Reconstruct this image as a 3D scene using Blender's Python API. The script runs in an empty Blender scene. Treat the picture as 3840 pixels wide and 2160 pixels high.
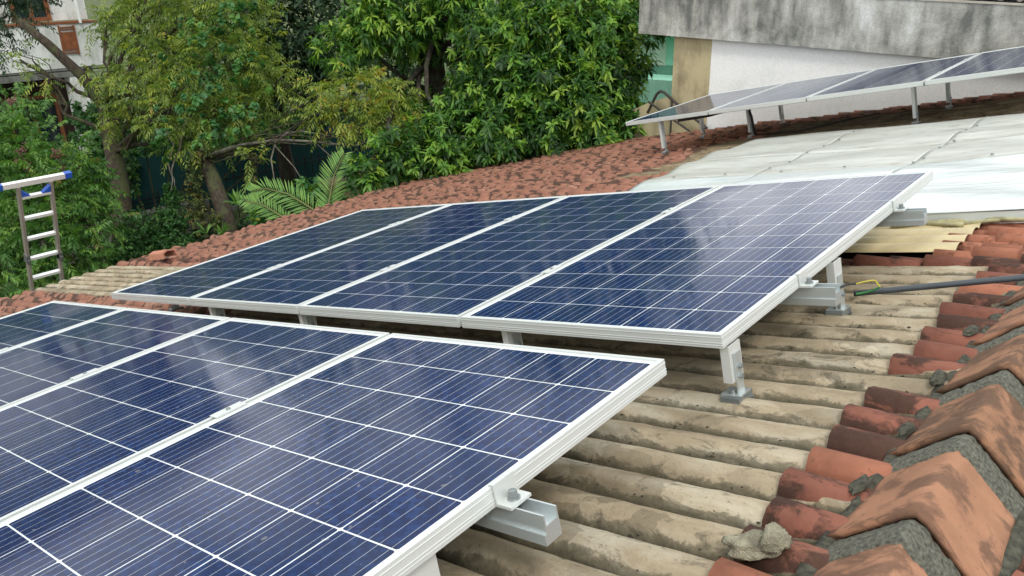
import bpy, math, random
import numpy as np
from mathutils import Vector, Matrix, noise

random.seed(7)
rng = np.random.default_rng(11)
scene = bpy.context.scene
COL = scene.collection

# ------------------------------------------------------------------ camera, sky, sun, exposure
Z0 = 4.2                                   # height of the ridge origin above the garden
F_PX, D = 3032.8, 1.4907
RW = np.array([[0.757673, 0.652351, -0.019244], [0.227089, -0.291167, -0.929329], [-0.611852, 0.699757, -0.368751]])
CAM = np.array([0.858897, -1.814656, 0.911155 + Z0])
cd = bpy.data.cameras.new('camera')
cd.sensor_width = 36.0
cd.lens = F_PX * 36.0 / 3840.0
cd.clip_start, cd.clip_end = 0.05, 2000.0
cam = bpy.data.objects.new('camera', cd)
COL.objects.link(cam)
R3 = Matrix((RW[0], -RW[1], -RW[2])).transposed()
cam.matrix_world = Matrix.Translation(Vector(CAM)) @ R3.to_4x4()
scene.camera = cam

SUN_EL, SUN_AZ = math.radians(53), math.radians(129)      # azimuth counted from +Y towards +X
world = bpy.data.worlds.new('World')
scene.world = world
world.use_nodes = True
wt = world.node_tree
wt.nodes.clear()
w_out = wt.nodes.new('ShaderNodeOutputWorld')
w_bg = wt.nodes.new('ShaderNodeBackground')
w_sky = wt.nodes.new('ShaderNodeTexSky')
w_sky.sky_type = 'NISHITA'
w_sky.sun_disc = False
w_sky.sun_elevation = SUN_EL
w_sky.sun_rotation = SUN_AZ
w_sky.air_density, w_sky.dust_density = 1.0, 2.0
w_tc = wt.nodes.new('ShaderNodeTexCoord')
w_n = wt.nodes.new('ShaderNodeTexNoise')
w_n.inputs['Scale'].default_value = 4.2
w_n.inputs['Detail'].default_value = 5.0
w_n.inputs['Roughness'].default_value = 0.55
w_r = wt.nodes.new('ShaderNodeValToRGB')           # brightness of the cloud layer
w_r.color_ramp.elements[0].position, w_r.color_ramp.elements[0].color = 0.38, (4.2, 4.5, 4.9, 1)
w_r.color_ramp.elements[1].position, w_r.color_ramp.elements[1].color = 0.66, (13.5, 13.6, 13.3, 1)
w_c = wt.nodes.new('ShaderNodeValToRGB')           # cloud cover
w_c.color_ramp.elements[0].position, w_c.color_ramp.elements[0].color = 0.28, (0.62, 0.62, 0.62, 1)
w_c.color_ramp.elements[1].position, w_c.color_ramp.elements[1].color = 0.5, (1, 1, 1, 1)
w_m = wt.nodes.new('ShaderNodeMix')
w_m.data_type = 'RGBA'
L_ = wt.links.new
L_(w_tc.outputs['Generated'], w_n.inputs['Vector'])
L_(w_n.outputs['Fac'], w_r.inputs['Fac'])
L_(w_n.outputs['Fac'], w_c.inputs['Fac'])
L_(w_c.outputs['Color'], w_m.inputs['Factor'])
L_(w_sky.outputs['Color'], w_m.inputs['A'])
L_(w_r.outputs['Color'], w_m.inputs['B'])
L_(w_m.outputs['Result'], w_bg.inputs['Color'])
w_bg.inputs['Strength'].default_value = 0.12
L_(w_bg.outputs['Background'], w_out.inputs['Surface'])

sd = bpy.data.lights.new('sun', 'SUN')
sd.energy = 1.3
sd.angle = math.radians(14)
sd.color = (1.0, 0.96, 0.9)
sun = bpy.data.objects.new('sun', sd)
COL.objects.link(sun)
sdir = Vector((math.sin(SUN_AZ) * math.cos(SUN_EL), math.cos(SUN_AZ) * math.cos(SUN_EL), math.sin(SUN_EL)))
sun.rotation_euler = (-sdir).to_track_quat('-Z', 'Y').to_euler()
sun.location = (10, 10, 30)

scene.view_settings.view_transform = 'Standard'
scene.view_settings.look = 'None'
scene.view_settings.exposure = 0.5
scene.view_settings.gamma = 1.0
scene.view_settings.use_curve_mapping = False
scene.render.engine = 'CYCLES'
scene.cycles.max_bounces = 7
scene.cycles.diffuse_bounces = 3
scene.cycles.glossy_bounces = 3
scene.cycles.use_denoising = True

# ------------------------------------------------------------------ survey frames
BETA, ALPHA = 0.215319, 0.032988
O = np.array([0, 0, Z0])
EU = np.array([math.cos(BETA), 0, math.sin(BETA)])
EY = np.array([0, 1.0, 0])
EN = np.array([-math.sin(BETA), 0, math.cos(BETA)])
PV = math.cos(ALPHA) * EY + math.sin(ALPHA) * EN
PN = -math.sin(ALPHA) * EY + math.cos(ALPHA) * EN
GAP = 0.0176


def P(u, y, n):
    return O + u * EU + y * EY + n * EN


def basis(a, b, c, o):
    m = Matrix.Identity(4)
    for i in range(3):
        m[i][0], m[i][1], m[i][2], m[i][3] = a[i], b[i], c[i], o[i]
    return m


M_ROOF = basis(EU, EY, EN, O)


def at(px, py, d):
    """world point seen at (px, py) of the surveyed photograph, d metres along the viewing axis"""
    v = np.array([(px * D - 1920) / F_PX, (py * D - 1080) / F_PX, 1.0]) * d
    return RW.T @ v + CAM


def project(p):
    q = RW @ (np.asarray(p) - CAM)
    return (F_PX * q[0] / q[2] + 1920) / 3840, (F_PX * q[1] / q[2] + 1080) / 2160, q[2]


# ------------------------------------------------------------------ objects
WM = {}


def empty(name, loc, label, cat, group=None, matrix=None):
    o = bpy.data.objects.new(name, None)
    COL.objects.link(o)
    m = matrix if matrix is not None else Matrix.Translation(Vector(loc))
    o.matrix_world = m
    WM[o.name] = m.copy()
    tag(o, label, cat, group)
    return o


def tag(o, label=None, cat=None, group=None, kind=None):
    for k, v in (('label', label), ('category', cat), ('group', group), ('kind', kind)):
        if v:
            o[k] = v
    return o


def link(name, mesh, parent=None, M=None, kind=None, label=None):
    o = bpy.data.objects.new(name, mesh)
    COL.objects.link(o)
    M = M if M is not None else Matrix.Identity(4)
    o.matrix_basis = M
    if parent is not None:
        o.parent = parent
        o.matrix_parent_inverse = WM[parent.name].inverted()
    WM[o.name] = M.copy()
    if kind:
        o['kind'] = kind
    if label:
        o['label'] = label
    return o


class MB:
    def __init__(s):
        s.v, s.f, s.uv = [], [], None

    def add(s, verts, faces):
        k = len(s.v)
        s.v += [tuple(map(float, p)) for p in verts]
        s.f += [tuple(i + k for i in f) for f in faces]
        return s

    def box(s, o, a, b, c):
        """corner o and three edge vectors"""
        o, a, b, c = map(np.asarray, (o, a, b, c))
        v = [o, o + a, o + a + b, o + b, o + c, o + a + c, o + a + b + c, o + b + c]
        if np.dot(np.cross(a, b), c) > 0:
            f = [(0, 3, 2, 1), (4, 5, 6, 7), (0, 1, 5, 4), (1, 2, 6, 5), (2, 3, 7, 6), (3, 0, 4, 7)]
        else:
            f = [(0, 1, 2, 3), (4, 7, 6, 5), (0, 4, 5, 1), (1, 5, 6, 2), (2, 6, 7, 3), (3, 7, 4, 0)]
        return s.add(v, f)

    def bx(s, x0, x1, y0, y1, z0, z1):
        return s.box((x0, y0, z0), (x1 - x0, 0, 0), (0, y1 - y0, 0), (0, 0, z1 - z0))

    def prism(s, prof, o, a, b, ext):
        """closed 2D profile in the axes a, b at o, pushed along ext"""
        o, a, b, ext = map(np.asarray, (o, a, b, ext))
        n = len(prof)
        v = [o + p[0] * a + p[1] * b for p in prof] + [o + p[0] * a + p[1] * b + ext for p in prof]
        f = [(i, (i + 1) % n, n + (i + 1) % n, n + i) for i in range(n)]
        f += [tuple(range(n))[::-1], tuple(range(n, 2 * n))]
        return s.add(v, f)

    def tube(s, pts, rad, n=7, cap=True):
        pts = [np.asarray(p, float) for p in pts]
        rad = rad if hasattr(rad, '__len__') else [rad] * len(pts)
        vs, fs = [], []
        prev = None
        for i, p in enumerate(pts):
            t = pts[min(i + 1, len(pts) - 1)] - pts[max(i - 1, 0)]
            t = t / (np.linalg.norm(t) + 1e-9)
            if prev is None:
                h = np.array([0, 0, 1.0]) if abs(t[2]) < 0.9 else np.array([1.0, 0, 0])
                a = np.cross(t, h)
            else:
                a = prev - t * np.dot(prev, t)
            a = a / (np.linalg.norm(a) + 1e-9)
            prev = a
            b = np.cross(t, a)
            for k in range(n):
                an = 2 * math.pi * k / n
                vs.append(p + rad[i] * (math.cos(an) * a + math.sin(an) * b))
        for i in range(len(pts) - 1):
            for k in range(n):
                k2 = (k + 1) % n
                fs.append((i * n + k, i * n + k2, (i + 1) * n + k2, (i + 1) * n + k))
        if cap:
            fs.append(tuple(range(n))[::-1])
            fs.append(tuple((len(pts) - 1) * n + k for k in range(n)))
        return s.add(vs, fs)

    def mesh(s, name, mat, smooth=False):
        me = bpy.data.meshes.new(name)
        me.from_pydata(s.v, [], s.f)
        if mat:
            me.materials.append(mat)
        if smooth:
            me.polygons.foreach_set('use_smooth', [True] * len(me.polygons))
        me.update()
        return me

    def obj(s, name, mat, parent=None, M=None, smooth=False, kind=None, label=None):
        return link(name, s.mesh(name, mat, smooth), parent, M, kind, label)


def fast_mesh(name, V, Fc, mat, smooth=False, tint=None):
    """V (n,3), Fc (m,k) with every face of k corners"""
    me = bpy.data.meshes.new(name)
    V = np.ascontiguousarray(V, dtype=np.float32)
    Fc = np.ascontiguousarray(Fc, dtype=np.int32)
    m, k = Fc.shape
    me.vertices.add(len(V))
    me.vertices.foreach_set('co', V.ravel())
    me.loops.add(m * k)
    me.loops.foreach_set('vertex_index', Fc.ravel())
    me.polygons.add(m)
    me.polygons.foreach_set('loop_start', np.arange(0, m * k, k, dtype=np.int32))
    me.polygons.foreach_set('use_smooth', np.full(m, bool(smooth)))
    me.update(calc_edges=True)
    if tint is not None:
        at_ = me.attributes.new('tint', 'FLOAT', 'POINT')
        at_.data.foreach_set('value', np.ascontiguousarray(tint, dtype=np.float32))
    me.materials.append(mat)
    return me


# ------------------------------------------------------------------ materials
def new_mat(name):
    m = bpy.data.materials.new(name)
    m.use_nodes = True
    nt = m.node_tree
    return m, nt, nt.nodes['Principled BSDF']


def nd(nt, typ, ins=None, **props):
    n = nt.nodes.new(typ)
    for k, v in props.items():
        setattr(n, k, v)
    for k, v in (ins or {}).items():
        s = n.inputs[k]
        if isinstance(v, bpy.types.NodeSocket):
            nt.links.new(v, s)
        else:
            s.default_value = v
    return n


def c4(c):
    return (c[0], c[1], c[2], 1.0)


def mix(nt, fac, a, b, blend='MIX'):
    n = nt.nodes.new('ShaderNodeMix')
    n.data_type = 'RGBA'
    n.blend_type = blend
    for key, v in (('Factor', fac), ('A', a), ('B', b)):
        s = n.inputs[key]
        if isinstance(v, bpy.types.NodeSocket):
            nt.links.new(v, s)
        elif key == 'Factor':
            s.default_value = v
        else:
            s.default_value = c4(v)
    return n.outputs['Result']


def ramp(nt, fac, stops):
    n = nt.nodes.new('ShaderNodeValToRGB')
    cr = n.color_ramp
    while len(cr.elements) < len(stops):
        cr.elements.new(0.5)
    for e, (p, c) in zip(cr.elements, stops):
        e.position = p
        e.color = c4(c) if hasattr(c, '__len__') else (c, c, c, 1)
    nt.links.new(fac, n.inputs['Fac'])
    return n.outputs['Color']


def math_(nt, op, a, b=0.0, clamp=False):
    n = nt.nodes.new('ShaderNodeMath')
    n.operation = op
    n.use_clamp = clamp
    for i, v in enumerate((a, b)):
        if isinstance(v, bpy.types.NodeSocket):
            nt.links.new(v, n.inputs[i])
        else:
            n.inputs[i].default_value = v
    return n.outputs[0]


def wpos(nt, scale=(1, 1, 1), rot=(0, 0, 0)):
    g = nt.nodes.new('ShaderNodeNewGeometry')
    m = nd(nt, 'ShaderNodeMapping', {'Vector': g.outputs['Position'], 'Scale': scale, 'Rotation': rot})
    return m.outputs['Vector']


def noi(nt, vec, scale, detail=4.0, rough=0.55, dist=0.0):
    return nd(nt, 'ShaderNodeTexNoise', {'Vector': vec, 'Scale': scale, 'Detail': detail, 'Roughness': rough, 'Distortion': dist}).outputs['Fac']


def bump(nt, bs, h, strength=0.3, dist=0.01):
    b = nd(nt, 'ShaderNodeBump', {'Height': h, 'Strength': strength, 'Distance': dist})
    nt.links.new(b.outputs['Normal'], bs.inputs['Normal'])


def rnd_id(nt):
    g = nt.nodes.new('ShaderNodeNewGeometry')
    o = nt.nodes.new('ShaderNodeObjectInfo')
    s = math_(nt, 'ADD', g.outputs['Random Per Island'], o.outputs['Random'])
    return math_(nt, 'FRACT', s)


def simple(name, col, rough=0.6, metal=0.0, var=0.0, scale=6.0, bmp=0.0, spec=0.5):
    m, nt, bs = new_mat(name)
    bs.inputs['Roughness'].default_value = rough
    bs.inputs['Metallic'].default_value = metal
    bs.inputs['Specular IOR Level'].default_value = spec
    v = wpos(nt)
    f = noi(nt, v, scale)
    lo = [c * (1 - var) for c in col]
    hi = [min(1, c * (1 + var)) for c in col]
    nt.links.new(ramp(nt, f, [(0.3, lo), (0.7, hi)]), bs.inputs['Base Color'])
    if bmp:
        bump(nt, bs, noi(nt, v, scale * 8), bmp, 0.01)
    return m


def mat_tile(name, base, dark, cover, light, lap=0.0):
    m, nt, bs = new_mat(name)
    bs.inputs['Roughness'].default_value = 0.85
    bs.inputs['Specular IOR Level'].default_value = 0.25
    v = wpos(nt)
    r = rnd_id(nt)
    col = ramp(nt, r, [(0.0, [c * 0.72 for c in base]), (0.35, base), (0.7, [c * 1.15 for c in base]), (1.0, light)])
    col = mix(nt, 0.5, col, ramp(nt, noi(nt, v, 14, 5), [(0.3, [c * 0.7 for c in base]), (0.7, [c * 1.3 for c in base])]))
    n1 = noi(nt, wpos(nt, (0.7, 1, 1)), 11.0, 6, 0.65, 0.4)
    n1 = math_(nt, 'ADD', n1, math_(nt, 'MULTIPLY', math_(nt, 'SUBTRACT', r, 0.5), 0.16))
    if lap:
        lap_tone = nd(nt, 'ShaderNodeAttribute', attribute_name='tint').outputs['Fac']
        n1 = math_(nt, 'ADD', n1, math_(nt, 'MULTIPLY', math_(nt, 'SUBTRACT', lap_tone, 0.36), lap))  # shade of the gap under the lap painted in, together with lichen and dirt
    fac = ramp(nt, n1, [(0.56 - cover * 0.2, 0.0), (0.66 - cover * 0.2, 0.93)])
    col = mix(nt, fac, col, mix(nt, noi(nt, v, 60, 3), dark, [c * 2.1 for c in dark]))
    sp = ramp(nt, noi(nt, v, 95, 2), [(0.66, 0.0), (0.72, 0.5)])
    col = mix(nt, sp, col, [0.1, 0.07, 0.05])
    nt.links.new(col, bs.inputs['Base Color'])
    h = math_(nt, 'ADD', noi(nt, v, 40, 6), math_(nt, 'MULTIPLY', fac, 0.3))
    bump(nt, bs, h, 0.35, 0.006)
    return m


def mat_cement(name, light, tan, dark, amount):
    """clay channels washed over with cement: pale crowns, grimy flanks"""
    m, nt, bs = new_mat(name)
    bs.inputs['Roughness'].default_value = 0.9
    bs.inputs['Specular IOR Level'].default_value = 0.2
    v = wpos(nt)
    vs = wpos(nt, (2.2, 7.0, 7.0))
    col = ramp(nt, noi(nt, vs, 1.3, 5, 0.6, 0.3), [(0.3, [c * 0.72 for c in tan]), (0.48, tan), (0.68, light)])
    wv = nd(nt, 'ShaderNodeVectorMath', {0: wpos(nt, (4.2, 8.4, 3.0)), 1: nd(nt, 'ShaderNodeTexNoise', {'Vector': v, 'Scale': 9.0, 'Detail': 5.0}).outputs['Color']}, operation='ADD')
    patch = nd(nt, 'ShaderNodeTexVoronoi', {'Vector': wv.outputs[0], 'Scale': 1.0, 'Randomness': 0.8})
    pr = nd(nt, 'ShaderNodeSeparateColor', {'Color': patch.outputs['Color']}).outputs[0]
    col = mix(nt, 0.6, col, ramp(nt, pr, [(0.0, [0.6] * 3), (0.5, [0.95] * 3), (1.0, [1.15] * 3)]), 'MULTIPLY')
    st = noi(nt, wpos(nt, (1.6, 2.4, 3.2)), 4.6, 8, 0.72, 0.9)
    fac = ramp(nt, st, [(0.62 - amount, 0.0), (0.72 - amount, 0.85)])
    col = mix(nt, fac, col, mix(nt, noi(nt, v, 30, 4), dark, [c * 2.0 for c in dark]))
    # grime lies in the troughs, where water runs
    uvn = nd(nt, 'ShaderNodeAttribute', attribute_name='low').outputs['Fac']
    rag = math_(nt, 'SUBTRACT', noi(nt, wpos(nt, (0.8, 1.3, 1.3)), 11, 8, 0.75, 0.5), 0.5)
    lo = math_(nt, 'ADD', uvn, math_(nt, 'MULTIPLY', rag, 2.1))
    lo = ramp(nt, lo, [(0.36, 0.0), (0.50, 0.62), (0.85, 0.92)])
    col = mix(nt, lo, col, mix(nt, noi(nt, v, 70, 4), [dark[0] * 0.7, dark[1] * 0.8, dark[2] * 0.7], [dark[0] * 2.0, dark[1] * 2.0, dark[2] * 1.9]))
    sp = ramp(nt, noi(nt, v, 120, 2), [(0.64, 0.0), (0.72, 0.6)])
    col = mix(nt, sp, col, [c * 0.5 for c in tan])
    nt.links.new(col, bs.inputs['Base Color'])
    bump(nt, bs, math_(nt, 'ADD', noi(nt, v, 55, 6), noi(nt, v, 18, 4)), 0.4, 0.008)
    return m


def mat_leaf(name, stops, rough=0.42, transl=0.25, var=0.25):
    m, nt, bs = new_mat(name)
    a = nd(nt, 'ShaderNodeAttribute', attribute_name='tint').outputs['Fac']
    g = nt.nodes.new('ShaderNodeNewGeometry')
    f = math_(nt, 'ADD', a, math_(nt, 'MULTIPLY', math_(nt, 'SUBTRACT', g.outputs['Random Per Island'], 0.5), var), True)
    col = ramp(nt, f, stops)
    nt.links.new(col, bs.inputs['Base Color'])
    bs.inputs['Roughness'].default_value = rough
    bs.inputs['Specular IOR Level'].default_value = 0.4
    tr = nd(nt, 'ShaderNodeBsdfTranslucent', {'Color': mix(nt, 1.0, col, [1.6, 1.7, 0.9], 'MULTIPLY')})
    mx = nd(nt, 'ShaderNodeMixShader', {'Fac': transl})
    nt.links.new(bs.outputs[0], mx.inputs[1])
    nt.links.new(tr.outputs[0], mx.inputs[2])
    nt.links.new(mx.outputs[0], nt.nodes['Material Output'].inputs['Surface'])
    return m


def mat_bark(name, c, moss):
    m, nt, bs = new_mat(name)
    bs.inputs['Roughness'].default_value = 0.95
    v = wpos(nt, (1, 1, 0.45))
    col = ramp(nt, noi(nt, v, 22, 6), [(0.3, [x * 0.4 for x in c]), (0.55, c), (0.75, [x * 1.8 for x in c])])
    col = mix(nt, ramp(nt, noi(nt, wpos(nt), 5, 5), [(0.5, 0.0), (0.62, 0.8)]), col, moss)
    nt.links.new(col, bs.inputs['Base Color'])
    bump(nt, bs, noi(nt, v, 28, 6), 0.8, 0.03)
    return m


def mat_wall(name, base, stain, lowst, amount, scale=1.6, bmp=0.2):
    m, nt, bs = new_mat(name)
    bs.inputs['Roughness'].default_value = 0.9
    bs.inputs['Specular IOR Level'].default_value = 0.2
    v = wpos(nt)
    n1 = noi(nt, v, scale, 8, 0.65, 0.3)
    n2 = noi(nt, wpos(nt, (1.0, 1.0, 0.25)), scale * 4.5, 5, 0.6)
    f = math_(nt, 'ADD', math_(nt, 'MULTIPLY', n1, 0.6), math_(nt, 'MULTIPLY', n2, 0.4))
    col = ramp(nt, f, [(0.36 - amount, lowst), (0.49 - amount * 0.8, stain), (0.62 - amount * 0.4, base)])
    col = mix(nt, 0.3, col, ramp(nt, noi(nt, v, 38, 6), [(0.35, [0.65] * 3), (0.7, [1.0] * 3)]), 'MULTIPLY')
    nt.links.new(col, bs.inputs['Base Color'])
    bump(nt, bs, noi(nt, v, 45, 8, 0.7), bmp, 0.02)
    return m


def mat_cell():
    m, nt, bs = new_mat('solar_cell')
    tc = nt.nodes.new('ShaderNodeTexCoord')
    sx = nd(nt, 'ShaderNodeSeparateXYZ', {'Vector': tc.outputs['UV']})
    oi = nt.nodes.new('ShaderNodeObjectInfo')
    vo = nd(nt, 'ShaderNodeTexVoronoi', {'Vector': wpos(nt), 'Scale': 95.0})
    gr = nd(nt, 'ShaderNodeSeparateColor', {'Color': vo.outputs['Color']}).outputs[0]
    blue = ramp(nt, gr, [(0.0, [0.002, 0.011, 0.055]), (0.6, [0.003, 0.018, 0.085]), (1.0, [0.007, 0.034, 0.135])])
    blue = mix(nt, ramp(nt, oi.outputs['Random'], [(0.0, 0.0), (1.0, 0.55)]), blue, [0.004, 0.017, 0.064])
    # five printed busbars along the cell
    k = math_(nt, 'FRACT', math_(nt, 'MULTIPLY', sx.outputs['X'], 5.0))
    dd = math_(nt, 'ABSOLUTE', math_(nt, 'SUBTRACT', k, 0.5))
    bar = math_(nt, 'LESS_THAN', dd, 0.017)
    col = blue
    col = mix(nt, bar, col, [0.42, 0.46, 0.5])
    spot = ramp(nt, noi(nt, wpos(nt), 46.0, 2, 0.4), [(0.735, 0.0), (0.76, 0.3)])
    col = mix(nt, spot, col, [0.35, 0.35, 0.33])
    film = ramp(nt, noi(nt, wpos(nt), 3.1, 6, 0.65), [(0.42, 0.0), (0.75, 0.015)])
    col = mix(nt, film, col, [0.36, 0.34, 0.30])
    nt.links.new(col, bs.inputs['Base Color'])
    dirt = noi(nt, wpos(nt), 2.3, 5, 0.6)
    bs.inputs['Roughness'].default_value = 0.45
    bs.inputs['Specular IOR Level'].default_value = 0.0
    bs.inputs['Coat Weight'].default_value = 1.0
    bs.inputs['Coat IOR'].default_value = 1.23
    nt.links.new(ramp(nt, dirt, [(0.3, 0.05), (0.7, 0.14)]), bs.inputs['Coat Roughness'])
    return m


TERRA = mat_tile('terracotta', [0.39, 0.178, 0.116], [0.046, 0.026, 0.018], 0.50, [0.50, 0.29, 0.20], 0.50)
TERRA_FIRST = mat_tile('terracotta_near_ridge', [0.27, 0.105, 0.070], [0.045, 0.024, 0.017], 0.55, [0.36, 0.165, 0.11])
TERRA_NEW = mat_tile('terracotta_clean', [0.40, 0.16, 0.095], [0.12, 0.05, 0.03], -0.2, [0.46, 0.20, 0.125])
RIDGE = mat_tile('ridge_terracotta', [0.31, 0.158, 0.094], [0.10, 0.055, 0.035], 0.26, [0.34, 0.18, 0.11])
RIDGE_DARK = mat_tile('ridge_terracotta_weathered', [0.29, 0.150, 0.086], [0.075, 0.044, 0.028], 0.80, [0.37, 0.20, 0.12])
CEMENT = mat_cement('cement_washed_channel', [0.47, 0.425, 0.325], [0.335, 0.275, 0.185], [0.060, 0.052, 0.036], 0.07)
CEMENT_BROWN = mat_cement('cement_washed_channel_brown', [0.33, 0.27, 0.17], [0.2, 0.15, 0.09], [0.04, 0.033, 0.022], 0.1)
MORTAR = simple('mortar', [0.23, 0.23, 0.18], 0.95, 0, 0.6, 130, 1.0)
MORTAR_DARK = simple('mossy_mortar', [0.105, 0.105, 0.075], 0.95, 0, 0.6, 60, 1.0)
MORTAR_PALE = simple('mortar_pale', [0.33, 0.31, 0.22], 0.95, 0, 0.4, 30, 0.9)
DIRT = simple('valley_dirt', [0.045, 0.034, 0.024], 0.95, 0, 0.6, 25, 0.5)
ALU = simple('anodised_aluminium', [0.66, 0.69, 0.67], 0.42, 0.35, 0.03, 3)
ALU_RAIL = simple('mill_aluminium', [0.56, 0.61, 0.61], 0.36, 0.65, 0.06, 9)
STEEL = simple('galvanised_steel', [0.27, 0.30, 0.30], 0.45, 0.6, 0.2, 30)
BACKSHEET = simple('white_backsheet', [0.72, 0.77, 0.78], 0.3, 0, 0.02, 3)
CELL = mat_cell()
PVC = simple('grey_pvc', [0.045, 0.055, 0.063], 0.45, 0, 0.15, 12)
BLACK = simple('black_rubber', [0.015, 0.015, 0.015], 0.5)
YELLOW = simple('yellow_insulation', [0.42, 0.36, 0.03], 0.5)
GREENW = simple('green_insulation', [0.03, 0.2, 0.05], 0.5)


# ------------------------------------------------------------------ ground and distance
def ground():
    m, nt, bs = new_mat('garden_soil')
    v = wpos(nt)
    col = ramp(nt, noi(nt, v, 0.9, 8, 0.65), [(0.3, [0.02, 0.03, 0.012]), (0.48, [0.05, 0.08, 0.02]), (0.66, [0.14, 0.16, 0.05])])
    nt.links.new(col, bs.inputs['Base Color'])
    bs.inputs['Roughness'].default_value = 1.0
    bump(nt, bs, noi(nt, v, 12, 6), 0.8, 0.08)
    b = MB()
    n = 60
    xs = np.linspace(-1, 1, n)
    xs = np.sign(xs) * np.abs(xs) ** 3 * 900
    V = np.array([[x, y, 0.15 * noise.noise(Vector((x * 0.15, y * 0.15, 3)))] for y in xs for x in xs])
    Fc = np.array([[j * n + i, j * n + i + 1, (j + 1) * n + i + 1, (j + 1) * n + i] for j in range(n - 1) for i in range(n - 1)])
    o = link('ground', fast_mesh('ground', V, Fc, m, True))
    tag(o, kind='structure')


ground()

# ------------------------------------------------------------------ tiled house
house = empty('tiled_house', (-3.2, 2.3, 0), 'low tiled house whose red and cement-washed roof carries the solar racks', 'house')
PITCH = 0.12
Y_LO, Y_HI = -3.26, 7.95


def eave_u(y):
    return float(np.interp(y, [-3.3, 0.43, 1.3, 3.0, 5.0, 6.8, 7.95], [-6.75, -7.13, -7.3, -7.52, -7.68, -7.78, -7.8]))


# walls under the roof
WALLW = mat_wall('house_plaster', [0.6, 0.56, 0.45], [0.4, 0.36, 0.28], [0.2, 0.18, 0.13], 0.1)
wb = MB()
wb.bx(-6.9, 7.3, -3.2, -3.0, 0, 2.2)
wb.bx(-6.9, 7.3, 7.55, 7.75, 0, 2.2)
wb.bx(-6.9, -6.7, -3.0, 7.55, 0, 2.2)
wb.bx(7.1, 7.3, -3.0, 7.55, 0, 2.2)
wb.obj('wall', WALLW, house)
# roof deck below the tiles, both slopes
rb = MB()
rb.box(P(-7.15, Y_LO, -0.30), EU * 7.8, EY * (Y_HI - Y_LO), EN * 0.056)
rb.obj('roof_deck', DIRT, house)
EU2 = np.array([math.cos(BETA), 0, -math.sin(BETA)])
EN2 = np.array([math.sin(BETA), 0, math.cos(BETA)])
APEX = P(0.61, 0, -0.12)
O2 = np.array([APEX[0], 0, APEX[2] - 0.118])


def P2(u, y, n):
    return O2 + u * EU2 + y * EY + n * EN2


M_ROOF2 = basis(-EU2, -EY, EN2, O2)
rb = MB()
rb.box(P2(0.03, Y_LO, -0.09), EU2 * 7.2, EY * (Y_HI - Y_LO), EN2 * 0.04)
rb.obj('roof_deck', DIRT, house)


def channel_mesh(name, length, seed, mat, crest=0.047, half=0.0605):
    """a run of half-round channel tiles washed with cement; x along the slope, from the upper end down"""
    nx, na = max(6, int(length / 0.035)), 11
    jo = []
    x = random.uniform(0.05, 0.2)
    while x < length:
        jo.append(x)
        x += random.uniform(0.16, 0.24)
    V, low = [], []
    for i in range(nx + 1):
        x = length * i / nx
        k = sum(1 for q in jo if q < x)
        st = noise.noise(Vector((k * 3.7, seed * 1.9, 0))) * 0.002
        near = min([abs(x - q) for q in jo] + [1])
        lip = 0.0018 * math.exp(-(near / 0.012) ** 2)
        off = 0.0018 * noise.noise(Vector((x * 2.3, seed * 5.1, 1)))
        for a in range(na):
            t = -1 + 2 * a / (na - 1)
            an = t * math.pi / 2
            r = 1 + 0.05 * noise.noise(Vector((x * 14, an * 2, seed * 7.7))) + 0.03 * noise.noise(Vector((x * 40, an * 6, seed * 3.3)))
            V.append((-x, math.sin(an) * half * (0.98 + 0.02 * r) + off, (crest + st) * (math.cos(an) * r - 1) + st + lip))
            low.append(min(1.0, max(0.0, (abs(t) - 0.22) / 0.62)))
    Fc = [[i * na + a, i * na + a + 1, (i + 1) * na + a + 1, (i + 1) * na + a] for i in range(nx) for a in range(na - 1)]
    V = np.array(V)
    me = fast_mesh(name, V, np.array(Fc)[:, ::-1], mat, True)
    at_ = me.attributes.new('low', 'FLOAT', 'POINT')
    at_.data.foreach_set('value', np.array(low, dtype=np.float32))
    return me


N_ROWS = int((Y_HI - Y_LO) / PITCH)
tile_jobs = []                       # (u lower end, y, n, material index, dn)


def fill_tiles(y, u_from, u_to, first=False, mat_i=0):
    """tiles from the upper end u_from down to u_to, every one lapping the next below"""
    u = u_from
    while u - 0.165 > u_to:
        step = 0.165 * random.uniform(0.75, 1.22)
        u -= step
        tile_jobs.append((u, y + random.gauss(0, 0.008), -0.187 + random.gauss(0, 0.006), mat_i, 0.0))


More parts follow.
